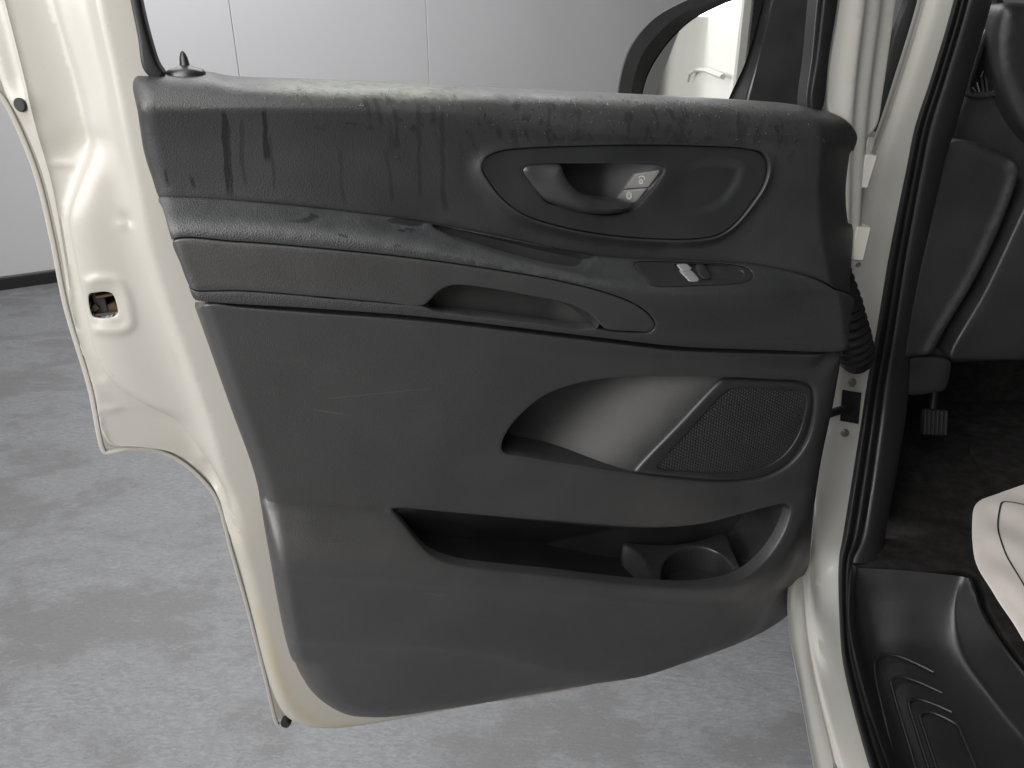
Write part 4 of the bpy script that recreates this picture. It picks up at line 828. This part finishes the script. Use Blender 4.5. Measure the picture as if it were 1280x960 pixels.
# footwell
s = NT('carpet'); M['carpet'] = s.set(col=s.mix(s.ramp(s.noise(sc=30, det=8, rough=.7), .35, .7), (.016, .015, .015), (.034, .031, .03)), rough=.95, spec=.2, normal=s.bump(s.noise(sc=420, det=3), .8, .003))
zf = .49
def quad(name, pts, mat, parent=van): return fixn(mesh(name, [np.array(p, float) for p in pts], [tuple(range(len(pts)))], mat, parent, smooth=False))
FH = Frame((0, 0, zf), (1, 0, 0), (0, 1, 0), (0, 0, 1))
relief('carpet', FH, [(1062, 640, 0), (1058, 700, 0), (1075, 709, 0), (1150, 712, 0), (1220, 719, 0), (1240, 765, 0), (1274, 818, 0), (1330, 885, 0), (1405, 970, 0), (1480, 1080, 0), (1700, 900, 0), (1500, 498, 0), (1150, 498, 0), (1110, 540, 0)], lambda p: .004 * np.sin(p[:, 0] * 31 + 2 * np.sin(p[:, 1] * 17)) * np.sin(p[:, 1] * 23), M['carpet'], van, res=.02, rr=.004, skirt=.05)
quad('firewall', [(.5, 2.05, .40), (2.4, 2.05, .40), (2.4, 2.05, 1.15), (.5, 2.05, 1.15)], M['carpet']); quad('kick_panel', [tuple(at_y(1120, 480, 1.47) * (1, 1, 0) + (0, 0, .4)), (.95, 2.05, .4), (.95, 2.05, 1.2), tuple(at_y(1120, 480, 1.47) * (1, 1, 0) + (0, 0, 1.1))], M['carpet'])
relief('floor_mat', FH, [(1212, 556, .01), (1232, 590, .01), (1243, 622, .01), (1262, 650, .01), (1420, 640, .01), (1400, 540, .01)], lambda p: np.full(len(p), .012), M['carpet'], van, res=.04, rr=.004, skirt=.012)
# pedal
pc = at_y(1167, 528, 1.62); px_ = .0017
pn = np.array((-.1, -.9, .42)); pn /= np.linalg.norm(pn); pu = np.cross(pn, (0, 0, 1)); pu /= np.linalg.norm(pu); pv = np.cross(pu, pn)
pu = pu * (1 if pu[0] > 0 else -1); pv = pv * (1 if pv[2] > 0 else -1)
ped = fixn(mesh('pedal', *box(pc, pu * 17 * px_, pv * 19 * px_, pn * .008, .004), M['rubber'], van))
for k in range(6): fixn(mesh('rib', *box(pc + pu * (k - 2.5) * 5.6 * px_ + pn * .009, pu * 1.5 * px_, pv * 17 * px_, pn * .003, .0012), M['dash'], ped))
fixn(mesh('pedal_arm', *tube([pc - pn * .01, pc - pn * .05 + (0, 0, .12), pc + np.array((0, .12, .34))], .009, 10), M['rubber'], ped))
# step
CZ = lambda L: [tuple(at_z(*q)) for q in L]
st = [CZ([(1066, 706, .500), (1061, 745, .492), (1062, 790, .492), (1080, 867, .492), (1112, 965, .492), (1160, 1080, .492)]),
      CZ([(1071, 708, .500), (1066, 748, .480), (1068, 800, .470), (1086, 872, .470), (1118, 965, .470), (1166, 1080, .470)]),
      CZ([(1076, 710, .497), (1074, 755, .43), (1080, 812, .372), (1098, 876, .362), (1128, 965, .362), (1175, 1080, .362)]),
      CZ([(1130, 713, .500), (1128, 760, .43), (1132, 812, .374), (1150, 880, .362), (1190, 965, .362), (1240, 1080, .362)]),
      CZ([(1190, 719, .500), (1186, 765, .43), (1196, 818, .378), (1232, 880, .362), (1288, 965, .362), (1350, 1080, .362)]),
      CZ([(1203, 721, .500), (1198, 765, .442), (1212, 818, .405), (1256, 880, .385), (1320, 965, .375), (1385, 1080, .375)]),
      CZ([(1214, 723, .500), (1226, 765, .49), (1258, 818, .49), (1310, 880, .49), (1380, 965, .49), (1450, 1080, .49)]),
      CZ([(1216, 722, .46), (1230, 764, .46), (1263, 818, .46), (1316, 880, .46), (1386, 965, .46), (1456, 1080, .46)])]
stp = fixn(loft('sill_step', st, M['step'], van, n=80, m=5, world=True))
rib = lambda L: CZ([(a, b, .3638 + .011 * min(max((868 - b) / 52, 0), 1)) for a, b in L])
for L in ([(1167, 840), (1145, 829), (1123, 820), (1106, 818), (1096, 823), (1093, 833), (1097, 860), (1105, 895), (1122, 965)], [(1178, 866), (1152, 854), (1132, 847), (1120, 847), (1114, 853), (1117, 868), (1128, 905), (1146, 965)], [(1190, 890), (1170, 881), (1150, 874), (1141, 874), (1136, 880), (1142, 902), (1162, 965)], [(1172, 965), (1158, 922), (1150, 898), (1153, 891), (1167, 891), (1195, 905), (1202, 918), (1222, 965)]):
    P = spline3(np.array(rib(L)), 40); fixn(mesh('tread_rib', *tube(P, .0030, 8), M['step'], stp))
bead = CZ([(a + .5, b, .4965) for a, b in [(1065, 700), (1061, 745), (1062, 790), (1080, 867), (1112, 965), (1160, 1080)]]); fixn(mesh('sill_bead', *tube(spline3(np.array(bead), 60), .0035, 8), M['rubber'], stp))
# hinge, wiring boot, check strap, bolts
yh = 1.30
def wbox(px, py, Y, hx, hz, hy, rot=0, bev=.0015):
    c, s_ = math.cos(rot), math.sin(rot); return box(at_y(px, py, Y), hx * np.array((c, 0, s_)), hz * np.array((-s_, 0, c)), np.array((0, hy, 0)), bev)
hin = fixn(mesh('door_hinge', *wbox(1080, 213, 1.275, .0095, .026, .012, -.12), M['body'], van)); fixn(mesh('hinge_bracket', *wbox(1071, 302, 1.275, .0115, .028, .016, -.04), M['body'], hin))
fixn(mesh('hinge_pin', *tube([at_y(1090, 172, yh), at_y(1088, 180, yh), at_y(1083, 197, yh)], [.0055, .0065, .006], 12), M['body'], hin))
fixn(mesh('hinge_bolt', *disc(at_y(1072, 330, yh + .01), (-.2, -1, 0), .005, .006), M['bolt'], hin))
fixn(mesh('hinge_knuckle', *tube([at_y(1076, 232, yh + .012), at_y(1070, 282, yh + .012)], .006, 10), M['body'], hin))
n = 150; P = spline3(np.array([at_y(1052, 335, 1.27), at_y(1058, 380, 1.29), at_y(1064, 420, 1.31), at_y(1069, 440, 1.33), at_y(1071, 452, 1.36)]), n)
tt = np.linspace(0, 1, n); R = np.interp(tt, [0, .3, .6, .85, 1], [.014, .026, .033, .033, .026]) * (1 + .055 * np.sin(tt * 2 * math.pi * 14))
fixn(mesh('wiring_boot', *tube(P, R, 24), M['rubber'], van, angle=None))
def pilY(px, py):   # depth of the pillar face under a pixel
    a = np.interp(py, [q[1] for q in SL], [q[2] for q in SL]); b = np.interp(py, [q[1] for q in WM], [q[2] for q in WM]); return min(a, b) - .004
for x, y in ((1065, 478), (1056, 541)): fixn(mesh('strap_bolt', *disc(at_y(x, y, pilY(x, y)), (-.1, -1, .2), .0085, .004, 18), M['bolt'], van)); fixn(mesh('strap_bolt_head', *disc(at_y(x, y, pilY(x, y) - .004), (-.1, -1, .2), .005, .003, 6), M['bolt'], van))
slot = [(1053, 487), (1077, 491), (1073, 530), (1050, 526)]; sy = pilY(1063, 508) - .002
quad('check_strap_slot', [at_y(a, b, sy) for a, b in slot], M['hole'])
fixn(mesh('check_strap', *tube([at_y(1066, 508, sy - .004), at_y(1056, 511, sy - .02), at_y(1036, 517, sy - .07)], [.006, .008, .009], 12), M['rubber'], van))
# the rest of the cab that shades the footwell and shows in the mirror
sv = [side(1.75, .38), side(11.75, .38), side(11.75, 2.66), side(1.75, 2.66)]; sidep = fixn(mesh('side_panel', *box((sv[0] + sv[2]) / 2 + RGT * .03, -FWD * 5.0, RGT * .025, Z0 * 1.14, .01), M['body'], van))
hp = [reflect_hit(*q) for q in ((866, 101), (868, 92), (876, 87), (890, 88), (912, 96))]
fixn(mesh('handle', *tube([h - RGT * .03 for h in hp], .012, 10), M['body'], sidep))
c0 = side(1.6, 2.06) + RGT * 1.02; fixn(mesh('roof', *box(c0, FWD * 2.2, RGT * .93, Z0 * .02, .01), M['dash'], van))
c0 = side(1.2, 1.25) + RGT * 1.85; fixn(mesh('far_side_panel', *box(c0, FWD * 2.0, RGT * .02, Z0 * .8, .01), M['dash'], van))
c0 = side(.9, .45) + RGT * 1.17; fixn(mesh('cab_floor', *box(c0, FWD * 1.1, RGT * .62, Z0 * .02, .01), M['carpet'], van))
# ------------------------------------------------------------------ seat and its white cover
s = NT('seat_cloth'); M['seat'] = s.set(col=(.03, .03, .032), rough=.9, normal=s.bump(s.noise(sc=300), .4, .001))
s = NT('cover_sheet'); M['cover'] = s.set(col=s.mix(s.ramp(s.noise(sc=7, det=4), .3, .7), (.60, .56, .52), (.66, .62, .575)), rough=.5, normal=s.bump(s.noise(sc=14, det=5, dist=.5), .12, .006))
s = NT('ink'); M['ink'] = s.set(col=(.02, .022, .018), rough=.6)
zs = .86; FS = Frame((0, 0, zs), (1, 0, 0), (0, 1, 0), (0, 0, 1)); sc_ = at_z(1265, 690, zs)
c0 = at_z(1500, 700, zs) - (0, 0, .085); sea = fixn(mesh('driver_seat', *box(c0, (.17, .04, 0), (-.04, .14, 0), (0, 0, .06), .03), M['seat'], van)); fixn(mesh('seat_base', *box(c0 + (.16, .04, -.20), (.05, .015, 0), (-.025, .06, 0), (0, 0, .14), .01), M['hole'], sea))
CO = [(1760, 520, 0), (1480, 560, 0), (1330, 590, 0), (1280, 604, 0), (1245, 616, 0), (1225, 624, 0), (1218, 633, 0), (1216, 655, 0), (1218, 690, 0), (1226, 712, 0), (1245, 742, 0), (1280, 796, 0), (1320, 860, 0), (1400, 960, 0), (1560, 1000, 0), (1760, 900, 0)]
Co = FS.un(spline(CO, True, 4))
def wCo(p): d = dist(p, Co, True); return -.002 * (1 - sstep(0, .03, d)) + .0012 * np.sin(p[:, 0] * 60 + p[:, 1] * 35) * sstep(0, .03, d) + .0006 * np.sin(p[:, 1] * 90 - p[:, 0] * 20)
cover = thing('seat_cover', 'white plastic sheet with a black printed line over the driver seat cushion', 'seat cover', tuple(at_z(1300, 690, zs)))
relief('sheet', FS, Co, wCo, M['cover'], cover, res=.008, rr=.0006, skirt=.0012, uv=True)
ln = FS.un(spline([(1330, 640, 0), (1281, 632, 0), (1254, 628.5, 0), (1251.5, 630, 0), (1248, 648, 0), (1248, 668, 0), (1254, 686, 0), (1266, 708, 0), (1284, 740, 0), (1320, 800, 0)], step=3))
t_ = np.gradient(ln, axis=0); nn_ = np.stack([-t_[:, 1], t_[:, 0]], 1); nn_ /= np.linalg.norm(nn_, axis=1)[:, None]
A_, B_ = ln + nn_ * .0011, ln - nn_ * .0011; mesh('printed_line', np.vstack([FS.p3(A_, wCo(A_) + .0012), FS.p3(B_, wCo(B_) + .0012)]), [(i, i + 1, len(ln) + i + 1, len(ln) + i) for i in range(len(ln) - 1)], M['ink'], cover)
